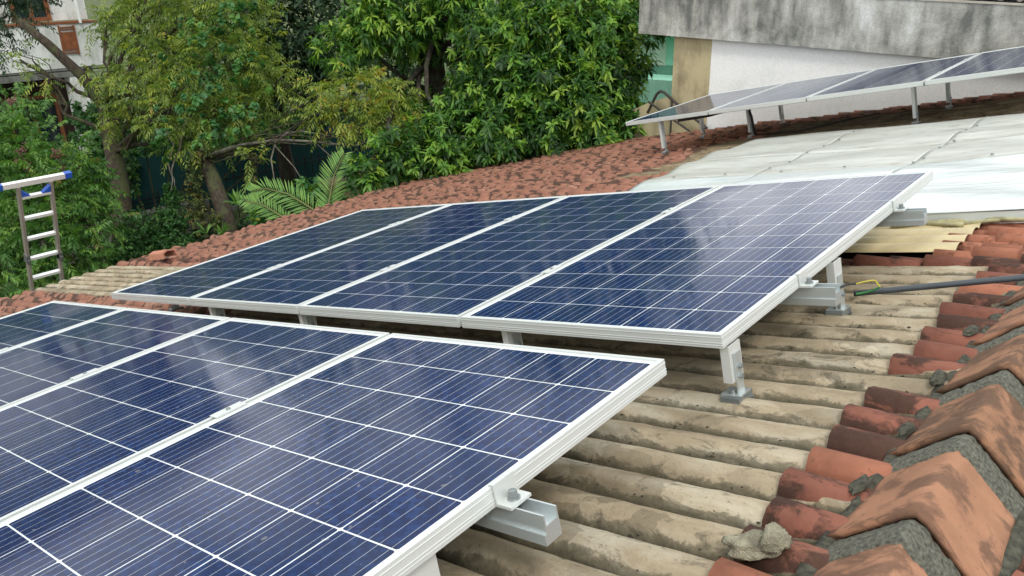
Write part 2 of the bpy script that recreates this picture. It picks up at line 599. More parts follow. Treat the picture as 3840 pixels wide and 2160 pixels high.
for j in range(N_ROWS):
    y = Y_LO + 0.06 + j * PITCH
    ev = eave_u(y) + random.uniform(-0.03, 0.05)
    if y < 1.36:
        top = 0.50
        left = -3.35 + random.uniform(-0.04, 0.04)
        if 0.46 < y < 1.30:
            left = ev
        me = channel_mesh('cement_channel', top - left, j, CEMENT)
        link('cement_channel', me, house, M_ROOF @ Matrix.Translation((top, y, -0.200)))
        if left > ev + 0.5:
            fill_tiles(y, left + 0.02, ev)
        if not (0.255 < y < 0.375):                            # one course of clay tile under the ridge
            u0 = 0.315 + random.uniform(-0.025, 0.03)
            mi = 1 if random.random() < 0.9 else 2
            if -0.30 < y < -0.18:
                mi = 2
            if -0.78 < y < -0.66:
                mi = 2
            tile_jobs.append((u0, y, -0.178, mi, 0.004))
    elif y < 1.60:
        fill_tiles(y, 0.55, ev, mat_i=1 if y > 1.36 else 0)
    elif y < 2.5:
        fill_tiles(y, 0.60 + 0.03 * math.sin(y * 31), 0.03, mat_i=2)
        fill_tiles(y, -3.0, ev)
    elif y < 7.25:
        lim = -3.2 + 0.12 * math.sin(y * 4) + (0.25 if y > 6.3 else 0)
        if y > 4.3:
            me = channel_mesh('cement_channel', 3.75 + (-3.2 - lim), j, CEMENT_BROWN)
            link('cement_channel', me, house, M_ROOF @ Matrix.Translation((0.55, y, -0.200)))
            fill_tiles(y, lim + 0.06, ev)
        else:
            fill_tiles(y, -2.0, ev)
    else:
        fill_tiles(y, 0.6, ev)


def tile_template(seed):
    r = random.Random(seed)
    na, Lt = 7, 0.255
    out, inn = [], []
    for e in range(2):
        x = 0.0 if e == 0 else Lt
        hw = (0.0575 if e == 0 else 0.050) * r.uniform(0.97, 1.03)
        hz = (0.060 if e == 0 else 0.050) * r.uniform(0.96, 1.04)
        zc = 0.0 if e == 0 else -0.027
        sk = r.uniform(-0.004, 0.004)
        for a in range(na):
            an = (-1 + 2 * a / (na - 1)) * math.radians(84)
            jx = r.uniform(-0.003, 0.003) if e == 0 else 0
            out.append((x + jx, hw * math.sin(an) + sk, zc + hz * (math.cos(an) - 1)))
            inn.append((x + jx + (0.001 if e == 0 else 0), (hw - 0.011) * math.sin(an) + sk, zc - 0.011 + (hz - 0.009) * (math.cos(an) - 1)))
    V = np.array(out + inn)
    Fc = []
    for a in range(na - 1):
        Fc.append((a, na + a, na + a + 1, a + 1))
        Fc.append((2 * na + a, 2 * na + a + 1, 3 * na + a + 1, 3 * na + a))
        Fc.append((a, a + 1, 2 * na + a + 1, 2 * na + a))
    return V, np.array(Fc)


TPL = [tile_template(s) for s in range(5)]
TMATS = [TERRA, TERRA_FIRST, TERRA_NEW]
TMESH = {}
for ti, (V, Fc) in enumerate(TPL):
    for mi in range(3):
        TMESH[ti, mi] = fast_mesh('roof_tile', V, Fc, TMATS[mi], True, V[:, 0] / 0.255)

PANEL_W, PANEL_L = 0.992, 1.956
ORG = {'A': P(0.025253, -2.269849, -0.011302), 'B': P(0, 0, 0), 'C': P(-0.057452, 5.710086, 0.186334)}


def panel_hull(k):
    o = ORG[k]
    w = 4 * PANEL_W + 3 * GAP
    q = [o, o - EU * w, o - EU * w + PV * PANEL_L, o + PV * PANEL_L]
    return [project(p)[:2] for p in q]


def inside(p, poly):
    s = 0
    for i in range(len(poly)):
        a, b = poly[i], poly[(i + 1) % len(poly)]
        c = (b[0] - a[0]) * (p[1] - a[1]) - (b[1] - a[1]) * (p[0] - a[0])
        if s == 0:
            s = 1 if c > 0 else -1
        elif s * c < 0:
            return False
    return True


HULLS = [panel_hull(k) for k in 'ABC']
HULLS.append([project(P(u, y, -0.14))[:2] for u, y in ((-2.3, 2.05), (0.5, 2.0), (0.5, 5.3), (-2.5, 5.6))])
rank = []
for i, (u, y, n, mi, dn) in enumerate(tile_jobs):
    px, py, dep = project(P(u + 0.08, y, n))
    px2, py2, _ = project(P(u + 0.02, y, n))
    vis = -0.005 < px < 1.005 and 0 < py < 1.01 and dep > 0.2 and not any(inside((px, py), h) and inside((px2, py2), h) for h in HULLS)
    rank.append((0 if vis else 1, dep, i))
rank.sort()
single = {r[2] for r in rank[:300] if r[0] == 0}
for i in sorted(single):
    u, y, n, mi, dn = tile_jobs[i]
    rot = Matrix.Rotation(random.gauss(0, 0.018), 4, 'Z') @ Matrix.Rotation(random.gauss(0, 0.012), 4, 'X')
    link('roof_tile', TMESH[random.randrange(5), mi], house, M_ROOF @ Matrix.Translation((u, y, n)) @ rot)
for mi in range(3):
    Vs, Fs, k = [], [], 0
    for i, (u, y, n, m_, dn) in enumerate(tile_jobs):
        if i in single or m_ != mi:
            continue
        V, Fc = TPL[random.randrange(5)]
        a, b = random.gauss(0, 0.02), random.gauss(0, 0.012)
        W = V.copy()
        W[:, 1] += a * V[:, 0]
        W[:, 2] += b * V[:, 1] + random.gauss(0, 0.015) * V[:, 0]
        Vs.append(W + (u, y, n))
        Fs.append(Fc + k)
        k += len(V)
    if Vs:
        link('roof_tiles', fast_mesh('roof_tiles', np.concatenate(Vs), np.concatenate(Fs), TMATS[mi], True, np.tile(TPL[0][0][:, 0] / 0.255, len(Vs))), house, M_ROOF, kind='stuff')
# the slope on the far side of the ridge
for j in range(int((1.2 - Y_LO) / PITCH)):
    y = Y_LO + 0.06 + j * PITCH
    for q in range(5):
        if q < 2:
            link('roof_tile', TMESH[random.randrange(5), 1], house, M_ROOF2 @ Matrix.Translation((-0.24 - 0.165 * q, -y, -0.0 - 0.003 * q)))
Vs, Fs, k = [], [], 0
for j in range(int((Y_HI - Y_LO) / PITCH)):
    y = Y_LO + 0.06 + j * PITCH
    for q in range(2 if y < 1.2 else 0, 40):
        V, Fc = TPL[random.randrange(5)]
        Vs.append(V + (-0.24 - 0.165 * q, -y, 0))
        Fs.append(Fc + k)
        k += len(V)
link('roof_tiles', fast_mesh('roof_tiles', np.concatenate(Vs), np.concatenate(Fs), TERRA_FIRST, True), house, M_ROOF2, kind='stuff')


# grit and crumbs washed into the troughs
Vs, Fs, k = [], [], 0
TET = np.array([(1, 0, -0.5), (-0.5, 0.87, -0.5), (-0.5, -0.87, -0.5), (0, 0, 0.8)])
TEF = np.array([(0, 1, 3), (1, 2, 3), (2, 0, 3), (0, 2, 1)])
for i in range(2600):
    j = random.randrange(int((1.36 - Y_LO) / PITCH))
    y = Y_LO + 0.06 + j * PITCH + random.choice((-1, 1)) * random.uniform(0.040, 0.058)
    u = random.uniform(-1.6, 0.42)
    sz = random.uniform(0.0015, 0.0048)
    a = random.uniform(0, 6.28)
    t = abs(y - (Y_LO + 0.06 + j * PITCH)) / 0.0605
    n = -0.200 + 0.047 * (math.sqrt(max(0.0, 1 - t * t)) - 1) + sz * 0.3
    c, s_ = math.cos(a), math.sin(a)
    W = TET @ np.array([(c, s_, 0), (-s_, c, 0), (0, 0, 1)]) * sz * np.array([random.uniform(0.8, 2.2), 1, 0.7])
    Vs.append(W + (u, y, n))
    Fs.append(TEF + k)
    k += 4
link('grit', fast_mesh('grit', np.concatenate(Vs), np.concatenate(Fs), simple('dark_grit', [0.05, 0.042, 0.028], 0.95, 0, 0.6, 40)), house, M_ROOF, kind='stuff')


# ridge: folded ridge tiles with mortar bands
def ridge_section(grow, drop, n=15):
    hw, hh = 0.132 + grow, 0.118 + grow * 0.6
    pts = []
    for i in range(n):
        t = -1 + 2 * i / (n - 1)
        a = abs(t)
        z = -hh * (math.sqrt(a * a + 0.004) - 0.0632) / (math.sqrt(1.004) - 0.0632) + grow * 0.8 - drop
        pts.append((t * hw, z))
    return pts


def ridge_mesh(seed, mat):
    r = random.Random(seed)
    V, n, rows = [], 15, 9
    Lr = 0.40
    secs = []
    for layer in range(2):
        for i in range(rows):
            y = Lr * i / (rows - 1)
            f = i / (rows - 1)
            g = 0.012 * (1 - f) - 0.004 - (0.013 if layer else 0)
            lip = 0.004 if (i == 0 and not layer) else 0
            sec = ridge_section(g + lip, 0.012 * f)
            for (x, z) in sec:
                w = 0.0025 * noise.noise(Vector((x * 14, y * 9, seed * 3.1)))
                V.append((x, y - 0.01 * abs(x) / 0.13 * 0, z + w))
    Fc = []
    for i in range(rows - 1):
        for k in range(n - 1):
            Fc.append((i * n + k, i * n + k + 1, (i + 1) * n + k + 1, (i + 1) * n + k))
            o = rows * n
            Fc.append((o + i * n + k, o + (i + 1) * n + k, o + (i + 1) * n + k + 1, o + i * n + k + 1))
    o = rows * n
    for k in range(n - 1):
        Fc.append((k, o + k, o + k + 1, k + 1))
    for i in range(rows - 1):
        Fc.append((i * n, (i + 1) * n, o + (i + 1) * n, o + i * n))
        Fc.append((i * n + n - 1, o + i * n + n - 1, o + (i + 1) * n + n - 1, (i + 1) * n + n - 1))
    return fast_mesh('ridge_tile', np.array(V), np.array(Fc), mat, True)


def mortar_mesh(seed):
    n, m = 41, 10
    V, Fc = [], []
    sec = ridge_section(0.0, 0.004, n)
    for i, (x, z) in enumerate(sec):
        for k in range(m):
            an = math.pi * 2 * k / m
            w = 0.045 + 0.009 * noise.noise(Vector((i * 0.28, seed * 7, 2)))
            h = 0.015 + 0.004 * noise.noise(Vector((i * 0.5, seed * 5, 7)))
            q = 1 + 0.14 * noise.noise(Vector((i * 0.9, an * 1.5, seed * 3.3))) + 0.08 * noise.noise(Vector((i * 2.3, an * 4, seed)))
            V.append((x * (1 + 0.25 * h * math.sin(an)), -0.041 + math.cos(an) * w * q, z + math.sin(an) * h * q - 0.010))
    for i in range(n - 1):
        for k in range(m):
            k2 = (k + 1) % m
            Fc.append((i * m + k, i * m + k2, (i + 1) * m + k2, (i + 1) * m + k))
    return fast_mesh('mortar_band', np.array(V), np.array(Fc)[:, ::-1], MORTAR, True)


RP = 0.357
for k in range(-7, 22):
    y0 = -0.134 + RP * k
    M = Matrix.Translation((APEX[0], y0, APEX[2]))
    mt = RIDGE_DARK if k in (0, 1, 4, 6, -4) else RIDGE
    link('ridge_tile', ridge_mesh(k + 50, mt), house, M)
    link('mortar_band', mortar_mesh(k + 50), house, M)
# bedding mortar squeezed out along both lower edges of the ridge
for side in (-1, 1):
    n, m = 330, 7
    V, Fc = [], []
    for i in range(n):
        y = Y_LO + 0.05 + (Y_HI - Y_LO - 0.1) * i / (n - 1)
        for k in range(m):
            an = 2 * math.pi * k / m
            q = 0.0105 * (1 + 0.55 * noise.noise(Vector((y * 8, an, side * 4))) + 0.5 * noise.noise(Vector((y * 26, an * 2, side * 9))))
            V.append((APEX[0] + side * 0.138 + math.cos(an) * q * 1.7 - side * 0.007, y, APEX[2] - 0.122 + math.sin(an) * q))
    for i in range(n - 1):
        for k in range(m):
            k2 = (k + 1) % m
            Fc.append((i * m + k, i * m + k2, (i + 1) * m + k2, (i + 1) * m + k))
    link('mortar_bedding', fast_mesh('mortar_bedding', np.array(V), np.array(Fc), MORTAR_DARK, True), house)


def lump(name, loc, size, seed, mat, squash=0.6):
    n, m = 16, 22
    V = []
    for i in range(n + 1):
        th = math.pi * i / n
        for k in range(m):
            ph = 2 * math.pi * k / m
            d = Vector((math.sin(th) * math.cos(ph), math.sin(th) * math.sin(ph), math.cos(th)))
            q = 1 + 0.45 * noise.noise(d * 1.5 + Vector((seed, 0, 0))) + 0.22 * noise.noise(d * 4 + Vector((0, seed, 0))) + 0.07 * noise.noise(d * 11 + Vector((0, seed, 0)))
            V.append((d.x * q * size[0], d.y * q * size[1], d.z * q * size[2]))
    Fc = [(i * m + k, (i + 1) * m + k, (i + 1) * m + (k + 1) % m, i * m + (k + 1) % m) for i in range(n) for k in range(m)]
    return fast_mesh(name, np.array(V), np.array(Fc), mat, True)


o = link('mortar_lump', lump('mortar_lump', None, (0.052, 0.029, 0.022), 3.2, MORTAR_PALE), None,
         M_ROOF @ Matrix.Translation((0.352, -0.600, -0.185)) @ Matrix.Rotation(0.5, 4, 'Z'))
tag(o, 'broken pale lump of old mortar lying on the clay tiles beside the ridge', 'mortar lump')
o = link('mortar_lump', lump('mortar_lump', None, (0.024, 0.030, 0.025), 9.1, MORTAR_PALE), None,
         M_ROOF @ Matrix.Translation((0.392, -0.588, -0.166)))
tag(o, 'smaller upright chunk of mortar resting against the broken pale mortar lump', 'mortar lump')
for (u, y, s, sd_) in ((0.437, 0.29, 0.03, 1), (0.45, -0.02, 0.022, 2), (0.445, -0.30, 0.026, 4), (0.43, 0.66, 0.03, 5)):
    link('mortar_patch', lump('mortar_patch', None, (s * 0.6, s * 1.5, s * 0.24), sd_ * 2.7, MORTAR_DARK), house, M_ROOF @ Matrix.Translation((u, y, -0.190)))

b = MB()
lo_ = P(-6.62, 1.43, -0.175)
b.prism([(-0.075, 0), (-0.068, 0.055), (-0.02, 0.075), (0.055, 0.066), (0.075, 0), (0.062, 0), (0.045, 0.055), (-0.02, 0.062), (-0.057, 0.045), (-0.062, 0)], lo_, EY, EN, EU * 0.19 + EY * 0.05)
tag(b.obj('loose_ridge_tile', TERRA), 'loose angular red ridge tile lying near the eave beside the cement channels', 'roof tile')

# ------------------------------------------------------------------ yellow corrugated sheet with loose strips at its upper edge
YEL = simple('yellowed_fibre_sheet', [0.56, 0.47, 0.27], 0.55, 0, 0.22, 7, 0.15)
ys = empty('yellow_sheet', P(-0.6, 1.8, -0.2), 'pale yellow corrugated sheet patch let in above the single tile course', 'roof sheet')
V, Fc = [], []
nx, ny = 20, 49
for i in range(nx):
    for k in range(ny):
        u = -1.7 + 1.86 * i / (nx - 1)
        y = 1.60 + 0.500 * k / (ny - 1)
        t = (y - 1.60) / 0.125
        V.append((u, y, -0.205 + 0.02 * abs(math.sin(math.pi * t)) ** 0.8 + 0.002 * noise.noise(Vector((u * 4, y * 9, 0)))))
Fc = [(i * ny + k, (i + 1) * ny + k, (i + 1) * ny + k + 1, i * ny + k + 1) for i in range(nx - 1) for k in range(ny - 1)]
link('corrugated_panel', fast_mesh('corrugated_panel', np.array(V), np.array(Fc), YEL, True), ys, M_ROOF)
STRIP = simple('pale_split_bamboo', [0.36, 0.34, 0.19], 0.6, 0, 0.35, 20, 0.3)
for k, (a, b) in enumerate((((-0.62, 1.99), (-0.15, 2.075)), ((-0.42, 1.985), (0.02, 2.07)), ((-0.2, 1.98), (0.2, 2.08)), ((-0.30, 2.075), (0.10, 1.975)),
                            ((0.05, 2.085), (0.42, 1.985)), ((-0.75, 2.08), (-0.34, 1.98)), ((0.02, 1.99), (0.4, 2.075)))):
    s = MB()
    p0, p1 = P(a[0], a[1], -0.192 + 0.004 * (k % 3)), P(b[0], b[1], -0.188 + 0.004 * ((k + 1) % 3))
    s.tube([p0, (p0 + p1) / 2 + EN * 0.006, p1], 0.010, 8)
    o = s.obj('split_cane', STRIP, None, None, True)
    tag(o, ['split cane lying lowest under the panel corner by the white sheet edge', 'split cane crossing the lowest canes under the white sheet edge',
            'middle split cane rising towards the tiles below the white sheet', 'split cane crossing the middle one the other way under the white sheet',
            'split cane nearest the ridge slanting down to the clay tiles', 'split cane farthest from the ridge behind the panel corner',
            'split cane nearest the ridge slanting up under the white sheet edge'][k], 'cane', 'split canes under the white sheet edge')


# ------------------------------------------------------------------ white sheet canopy
def mat_sheet(name, base, worn, rough, dirty):
    m, nt, bs = new_mat(name)
    v = wpos(nt)
    col = ramp(nt, noi(nt, wpos(nt, (1.0, 2.0, 2.0)), 1.7, 6, 0.6), [(0.3, worn), (0.6, base)])
    st = ramp(nt, noi(nt, wpos(nt, (0.9, 5.0, 5.0)), 3.0, 6, 0.7, 0.4), [(0.62 - dirty * 0.05, 0.0), (0.74, 0.85)])
    col = mix(nt, st, col, [0.16, 0.13, 0.085])
    nt.links.new(col, bs.inputs['Base Color'])
    bs.inputs['Roughness'].default_value = rough
    bs.inputs['Specular IOR Level'].default_value = 0.6
    bump(nt, bs, noi(nt, wpos(nt, (1.0, 2.5, 2.5)), 2.2, 3), 0.25, 0.05)
    return m


SH_NEW = mat_sheet('white_sheet_clean', [0.64, 0.69, 0.68], [0.50, 0.57, 0.56], 0.22, -0.6)
SH_OLD = mat_sheet('white_sheet_weathered', [0.50, 0.52, 0.47], [0.38, 0.385, 0.33], 0.28, 1.4)
canopy = empty('sheet_canopy', P(-1.0, 3.8, -0.2), 'wavy white sheet covering laid over the roof between two solar rows', 'sheet covering')
SEAM_Y = [2.04, 2.62, 3.45, 4.25, 5.55]


def sheet_n(u, y):
    w = 0.011 * math.sin(y * 9 + 1.6 * math.sin(u * 1.9)) + 0.020 * noise.noise(Vector((u * 1.1, y * 2.2, 5)))
    return -0.140 + w * min(1, (y - 2.0) * 2 + 0.15)


def left_edge(y):
    return float(np.interp(y, [2.0, 2.8, 3.4, 4.4, 5.3, 5.6], [-2.22, -2.40, -2.47, -2.58, -2.63, -2.5]))


for s in range(4):
    for c, (ua, ub) in enumerate(((None, -1.52), (-1.52, -0.52), (-0.52, 0.46))):
        V = []
        nx, ny = 26, 16
        lap = 0.03 if s < 3 else 0
        for i in range(nx):
            for k in range(ny):
                y = SEAM_Y[s] + (SEAM_Y[s + 1] + lap - SEAM_Y[s]) * k / (ny - 1)
                a = left_edge(y) if ua is None else ua - 0.02
                u = a + (ub - a) * i / (nx - 1)
                yy = y
                if s == 3 and k == ny - 1:
                    yy += -0.09 * (u + 2.4) + 0.05 * math.sin(u * 2.6)
                V.append((u, yy, sheet_n(u, y) + 0.003 * (0.002 if k == 0 and s > 0 else 0) + 0.0012 * s + 0.0008 * c))
        Fc = [(i * ny + k, (i + 1) * ny + k, (i + 1) * ny + k + 1, i * ny + k + 1) for i in range(nx - 1) for k in range(ny - 1)]
        me = fast_mesh('metal_sheet', np.array(V), np.array(Fc), SH_NEW if s < 2 else SH_OLD, True)
        o = link('metal_sheet', me, canopy, M_ROOF)
        md = o.modifiers.new('thickness', 'SOLIDIFY')
        md.thickness = 0.0022
        md.offset = -1
b = MB()
b.box(P(-2.2, 2.044, -0.200), EU * 2.66, EY * 0.02, EN * 0.054)
b.obj('fascia_strip', simple('white_fascia', [0.62, 0.66, 0.64], 0.5, 0, 0.08, 5), canopy)
b = MB()
for u in (-2.3, -1.5, -0.5, 0.4):
    b.box(P(u, 2.1, -0.196), EU * 0.04, EY * 3.1, EN * 0.032)
b.obj('batten', simple('grey_batten', [0.2, 0.17, 0.13], 0.9, 0, 0.3, 10), canopy)
for (u, y) in [(-2.2 + 0.42 * i, 3.47 + 0.006 * math.sin(i * 9)) for i in range(7)] + [(-0.5 + 0.01 * math.sin(i * 7), 3.6 + 0.33 * i) for i in range(6)] + [(-1.5, 3.6 + 0.33 * i) for i in range(6)]:
    b = MB()
    c = P(u, y, sheet_n(u, y) + 0.010)
    b.tube([c, c + EN * 0.008], 0.009, 6)
    b.obj('sheet_screw', STEEL, canopy)

# ------------------------------------------------------------------ solar panels
FR_D = 0.040
prof = [(0.0, -FR_D), (0.0, -0.033), (-0.0012, -0.0325), (-0.0012, -0.0315), (0.0, -0.031), (0.0, -0.0262), (-0.0012, -0.0257), (-0.0012, -0.0247), (0.0, -0.0242),
        (0.0, -0.0105), (-0.0012, -0.010), (-0.0012, -0.009), (0.0, -0.0085), (0.0, -0.0008), (0.0008, 0.0), (0.0105, 0.0), (0.0113, -0.0035),
        (0.0113, -0.0350), (0.028, -0.0385), (0.028, -FR_D)]


def frame_mesh():
    b = MB()
    n = len(prof)
    V = []
    for (d, z) in prof:
        V += [(d, d, z), (PANEL_W - d, d, z), (PANEL_W - d, PANEL_L - d, z), (d, PANEL_L - d, z)]
    Fc = []
    for i in range(n):
        i2 = (i + 1) % n
        for k in range(4):
            k2 = (k + 1) % 4
            Fc.append((i * 4 + k, i * 4 + k2, i2 * 4 + k2, i2 * 4 + k))
    b.add(V, Fc)
    return b.mesh('frame', ALU)


FRAME = frame_mesh()
b = MB()
b.add([(0.0112, 0.0112, -0.0042), (PANEL_W - 0.0112, 0.0112, -0.0042), (PANEL_W - 0.0112, PANEL_L - 0.0112, -0.0042), (0.0112, PANEL_L - 0.0112, -0.0042)], [(0, 1, 2, 3)])
b.add([(0.0112, 0.0112, -0.0082), (PANEL_W - 0.0112, 0.0112, -0.0082), (PANEL_W - 0.0112, PANEL_L - 0.0112, -0.0082), (0.0112, PANEL_L - 0.0112, -0.0082)], [(3, 2, 1, 0)])
m_ = BACKSHEET
bsn = m_.node_tree.nodes['Principled BSDF']
bsn.inputs['Coat IOR'].default_value = 1.23
bsn.inputs['Coat Weight'].default_value = 1.0
bsn.inputs['Coat Roughness'].default_value = 0.06
LAM = b.mesh('laminate', BACKSHEET)
cs = 0.1553
CELLM = bpy.data.meshes.new('solar_cell')
ch = 0.004
pv_ = [(ch, 0, 0), (cs - ch, 0, 0), (cs, ch, 0), (cs, cs - ch, 0), (cs - ch, cs, 0), (ch, cs, 0), (0, cs - ch, 0), (0, ch, 0)]
CELLM.from_pydata(pv_, [], [tuple(range(8))])
uvl = CELLM.uv_layers.new(name='UVMap')
for li, vi in enumerate([l.vertex_index for l in CELLM.loops]):
    uvl.data[li].uv = (pv_[vi][0] / cs, pv_[vi][1] / cs)
CELLM.materials.append(CELL)
JB = MB().bx(0.43, 0.56, PANEL_L - 0.2, PANEL_L - 0.1, -0.034, -0.009).mesh('junction_box', BLACK)
CLIPM = MB().bx(-0.019, 0.019, -0.045, 0.045, 0.0008, 0.0045).bx(-0.008, 0.008, -0.02, 0.02, -0.03, 0.0008).mesh('mid_clamp', ALU)

row_names = {'A': 'nearest row', 'B': 'middle row', 'C': 'far row under the stained wall'}
lab = {
    ('A', 0): 'blue solar panel closest to the camera, at the ridge end of the nearest row',
    ('A', 1): 'solar panel second from the ridge end in the nearest row, dark blue with bright grid',
    ('A', 2): 'solar panel third from the ridge end in the nearest row, cut by the picture edge',
    ('A', 3): 'outermost small-looking solar panel of the nearest row beside red tiles at the left edge',
    ('B', 0): 'bright blue solar panel at the ridge end of the middle row',
    ('B', 1): 'dark green-blue solar panel second from the ridge end of the middle row',
    ('B', 2): 'dark solar panel third from the ridge end of the middle row',
    ('B', 3): 'outermost dark solar panel of the middle row, nearest the ladder and trees',
    ('C', 0): 'solar panel of the raised far row cut by the right edge below stained concrete',
    ('C', 1): 'bluish solar panel second from the right edge in the raised far row',
    ('C', 2): 'pale grey reflecting solar panel in front of the white wall, third from the right edge',
    ('C', 3): 'outermost solar panel of the raised far row, its tip nearest the trees'}
for row in 'ABC':
    for i in range(4):
        o0 = ORG[row] - EU * ((i + 1) * PANEL_W + i * GAP)
        M = basis(EU, PV, PN, o0)
        e = empty('solar_panel', None, lab[row, i], 'solar panel', 'framed solar panels of the ' + row_names[row], M)
        link('frame', FRAME, e, M)
        link('laminate', LAM, e, M)
        link('junction_box', JB, e, M)
        for r_ in range(12):
            for c in range(6):
                x = 0.0205 + c * 0.1590 + (0.1590 - cs) / 2 - 0.0015
                yv = 0.0240 + r_ * 0.1590 + (0.1590 - cs) / 2
                link('solar_cell', CELLM, e, M @ Matrix.Translation((x, yv, -0.0040)))


# ------------------------------------------------------------------ racks
RAIL_PROF = [(x * 0.92, y * 0.9) for x, y in [(-0.020, 0.0), (-0.020, -0.034), (-0.020, -0.040), (-0.026, -0.040), (-0.026, -0.064), (0.022, -0.064), (0.022, 0.0), (0.018, 0.0), (0.018, -0.024), (-0.016, -0.024), (-0.016, 0.0)]]


def rack(row, rails, rail_ext, legs, label):
    o = ORG[row]
    e = empty('mounting_rack', o - PN * 0.2, label, 'mounting rack', 'aluminium racks holding the solar rows')
    width = 4 * PANEL_W + 3 * GAP
    for v in rails:
        b = MB()
        st = o + EU * rail_ext + PV * v - PN * (FR_D + 0.0005)
        b.prism(RAIL_PROF, st, PV, PN, -EU * (width + 2 * rail_ext))
        b.obj('rail', ALU_RAIL, e)
        # end clamp on the ridge side
        b = MB()
        c = o + PV * (v - 0.028)
        b.box(c + EU * 0.0015 - PN * 0.0400, EU * 0.004, PV * 0.056, PN * 0.0425)
        b.box(c - EU * 0.008 + PN * 0.0009, EU * 0.0134, PV * 0.056, PN * 0.0035)
        b.box(c + EU * 0.0056 - PN * 0.0398, EU * 0.034, PV * 0.056, PN * 0.006)
        ec = b.obj('end_clamp', ALU, e)
        b = MB()
        bc = o + PV * v + EU * 0.022 - PN * 0.0338
        b.tube([bc, bc + PN * 0.004], 0.0125, 10)
        b.tube([bc + PN * 0.004, bc + PN * 0.017], 0.0085, 8)
        b.obj('bolt', STEEL, ec)
        for k in range(3):
            c = o - EU * ((k + 1) * PANEL_W + k * GAP + GAP / 2) + PV * v
            mc = link('mid_clamp', CLIPM, e, basis(EU, PV, PN, c))
            b = MB()
            b.tube([c + PN * 0.0046, c + PN * 0.0085], 0.0065, 8)
            b.obj('bolt', STEEL, mc)
    for (u, y, top) in legs:
        foot = P(u, y, -0.203)
        hgt = top + 0.203
        b = MB()
        w2, d2, t = 0.033, 0.026, 0.0035
        cprof = [(-w2, 0), (w2, 0), (w2, -d2), (w2 - t, -d2), (w2 - t, -t), (-w2 + t, -t), (-w2 + t, -d2), (-w2, -d2)]
        lo = 0.055
        b.prism(cprof, foot + EN * lo + EU * 0.012, EY, EU, EN * (hgt - lo))
        lg = b.obj('leg', ALU, e)
        b = MB()
        b.box(foot + EN * 0.020 - EY * 0.016 + EU * 0.0132, EY * 0.036, EU * 0.004, EN * 0.115)
        b.box(foot + EN * 0.016 - EY * 0.030 - EU * 0.03, EY * 0.06, EU * 0.06, EN * 0.004)
        b.obj('foot_bracket', ALU_RAIL, e)
        b = MB()
        b.box(foot - EN * 0.008 - EY * 0.040 - EU * 0.028, EY * 0.080, EU * 0.056, EN * 0.023)
        b.box(foot - EN * 0.035 + EY * 0.034 - EU * 0.02, EY * 0.006, EU * 0.05, EN * 0.03)
        fb = b.obj('foot_block', STEEL, e)
        for (dy, dn) in ((0.004, 0.095), (0.003, 0.066)):
            c = foot + EN * dn + EY * dy + EU * 0.017
            MB().tube([c, c + EU * 0.009], 0.0075, 7).obj('bolt', STEEL, lg)
        c = foot + EN * 0.02 - EY * 0.018 + EU * 0.0
        MB().tube([c, c + EN * 0.012], 0.007, 7).obj('bolt', STEEL, lg)
    return e


def top_n(row, y):
    """height in the roof frame of the panel underside above y"""
    p = ORG[row] - O
    return float(p @ EN) + (y - float(p @ EY)) * math.tan(ALPHA) - FR_D - 0.004


def legset(row, pts):
    return [(u, y, top_n(row, y)) for u, y in pts]


rack('A', (0.52, 1.378), 0.104, legset('A', [(-0.01, -1.09), (-0.01, -2.15), (-1.0, -1.09), (-2.1, -1.09), (-3.1, -1.09), (-4.0, -1.09), (-4.0, -2.15)]),
     'aluminium rack under the nearest solar row, its rail end jutting over the cement channels')
rack('B', (0.53, 1.435), 0.106, legset('B', [(-0.008, 0.055), (-0.004, 0.80), (-0.82, 0.06), (-2.05, 0.06), (-2.87, 0.06), (-3.9, 0.3), (-0.9, 1.5), (-2.05, 1.5), (-3.0, 1.5), (-3.95, 1.5)]),
     'aluminium rack of the middle solar row with foot brackets on the cement channels')
rack('C', (0.53, 1.43), 0.10, legset('C', [(-3.69, 5.80), (-2.99, 6.42), (-1.23, 6.02), (-3.88, 7.0), (-3.09, 7.45), (-1.23, 7.1), (-0.1, 6.0)]),
     'tall-legged aluminium rack lifting the far solar row above the brown channels')

# conduit, earth wire, cable
b = MB()
a0, a1 = P(0.062, 0.775, -0.125), P(1.5, 1.185, -0.07)
b.tube([a0 + (a1 - a0) * t + EN * (0.008 * math.sin(t * 3.1)) for t in np.linspace(0, 1, 14)], 0.0098, 10)
tag(b.obj('conduit_pipe', PVC, None, None, True), 'grey plastic conduit running from the rack leg across the ridge tiles', 'pipe')
b = MB()
b.tube([P(-2.75, 0.10, -0.12), P(-2.55, 0.02, -0.185), P(-2.3, 0.03, -0.195), P(-2.1, 0.08, -0.19), P(-1.9, 0.2, -0.195)], 0.006, 6)
tag(b.obj('black_cable', BLACK, None, None, True), 'black cable drooping beneath the front edge of the middle solar row', 'cable')
w = empty('earth_wire', P(0.06, 0.7, -0.1), 'short looped yellow, green and black earth wire on the rail end', 'wire')


def curve(p0, ctrl, p1, n=9):
    t = np.linspace(0, 1, n)[:, None]
    return list((1 - t) ** 2 * p0 + 2 * t * (1 - t) * ctrl + t ** 2 * p1)


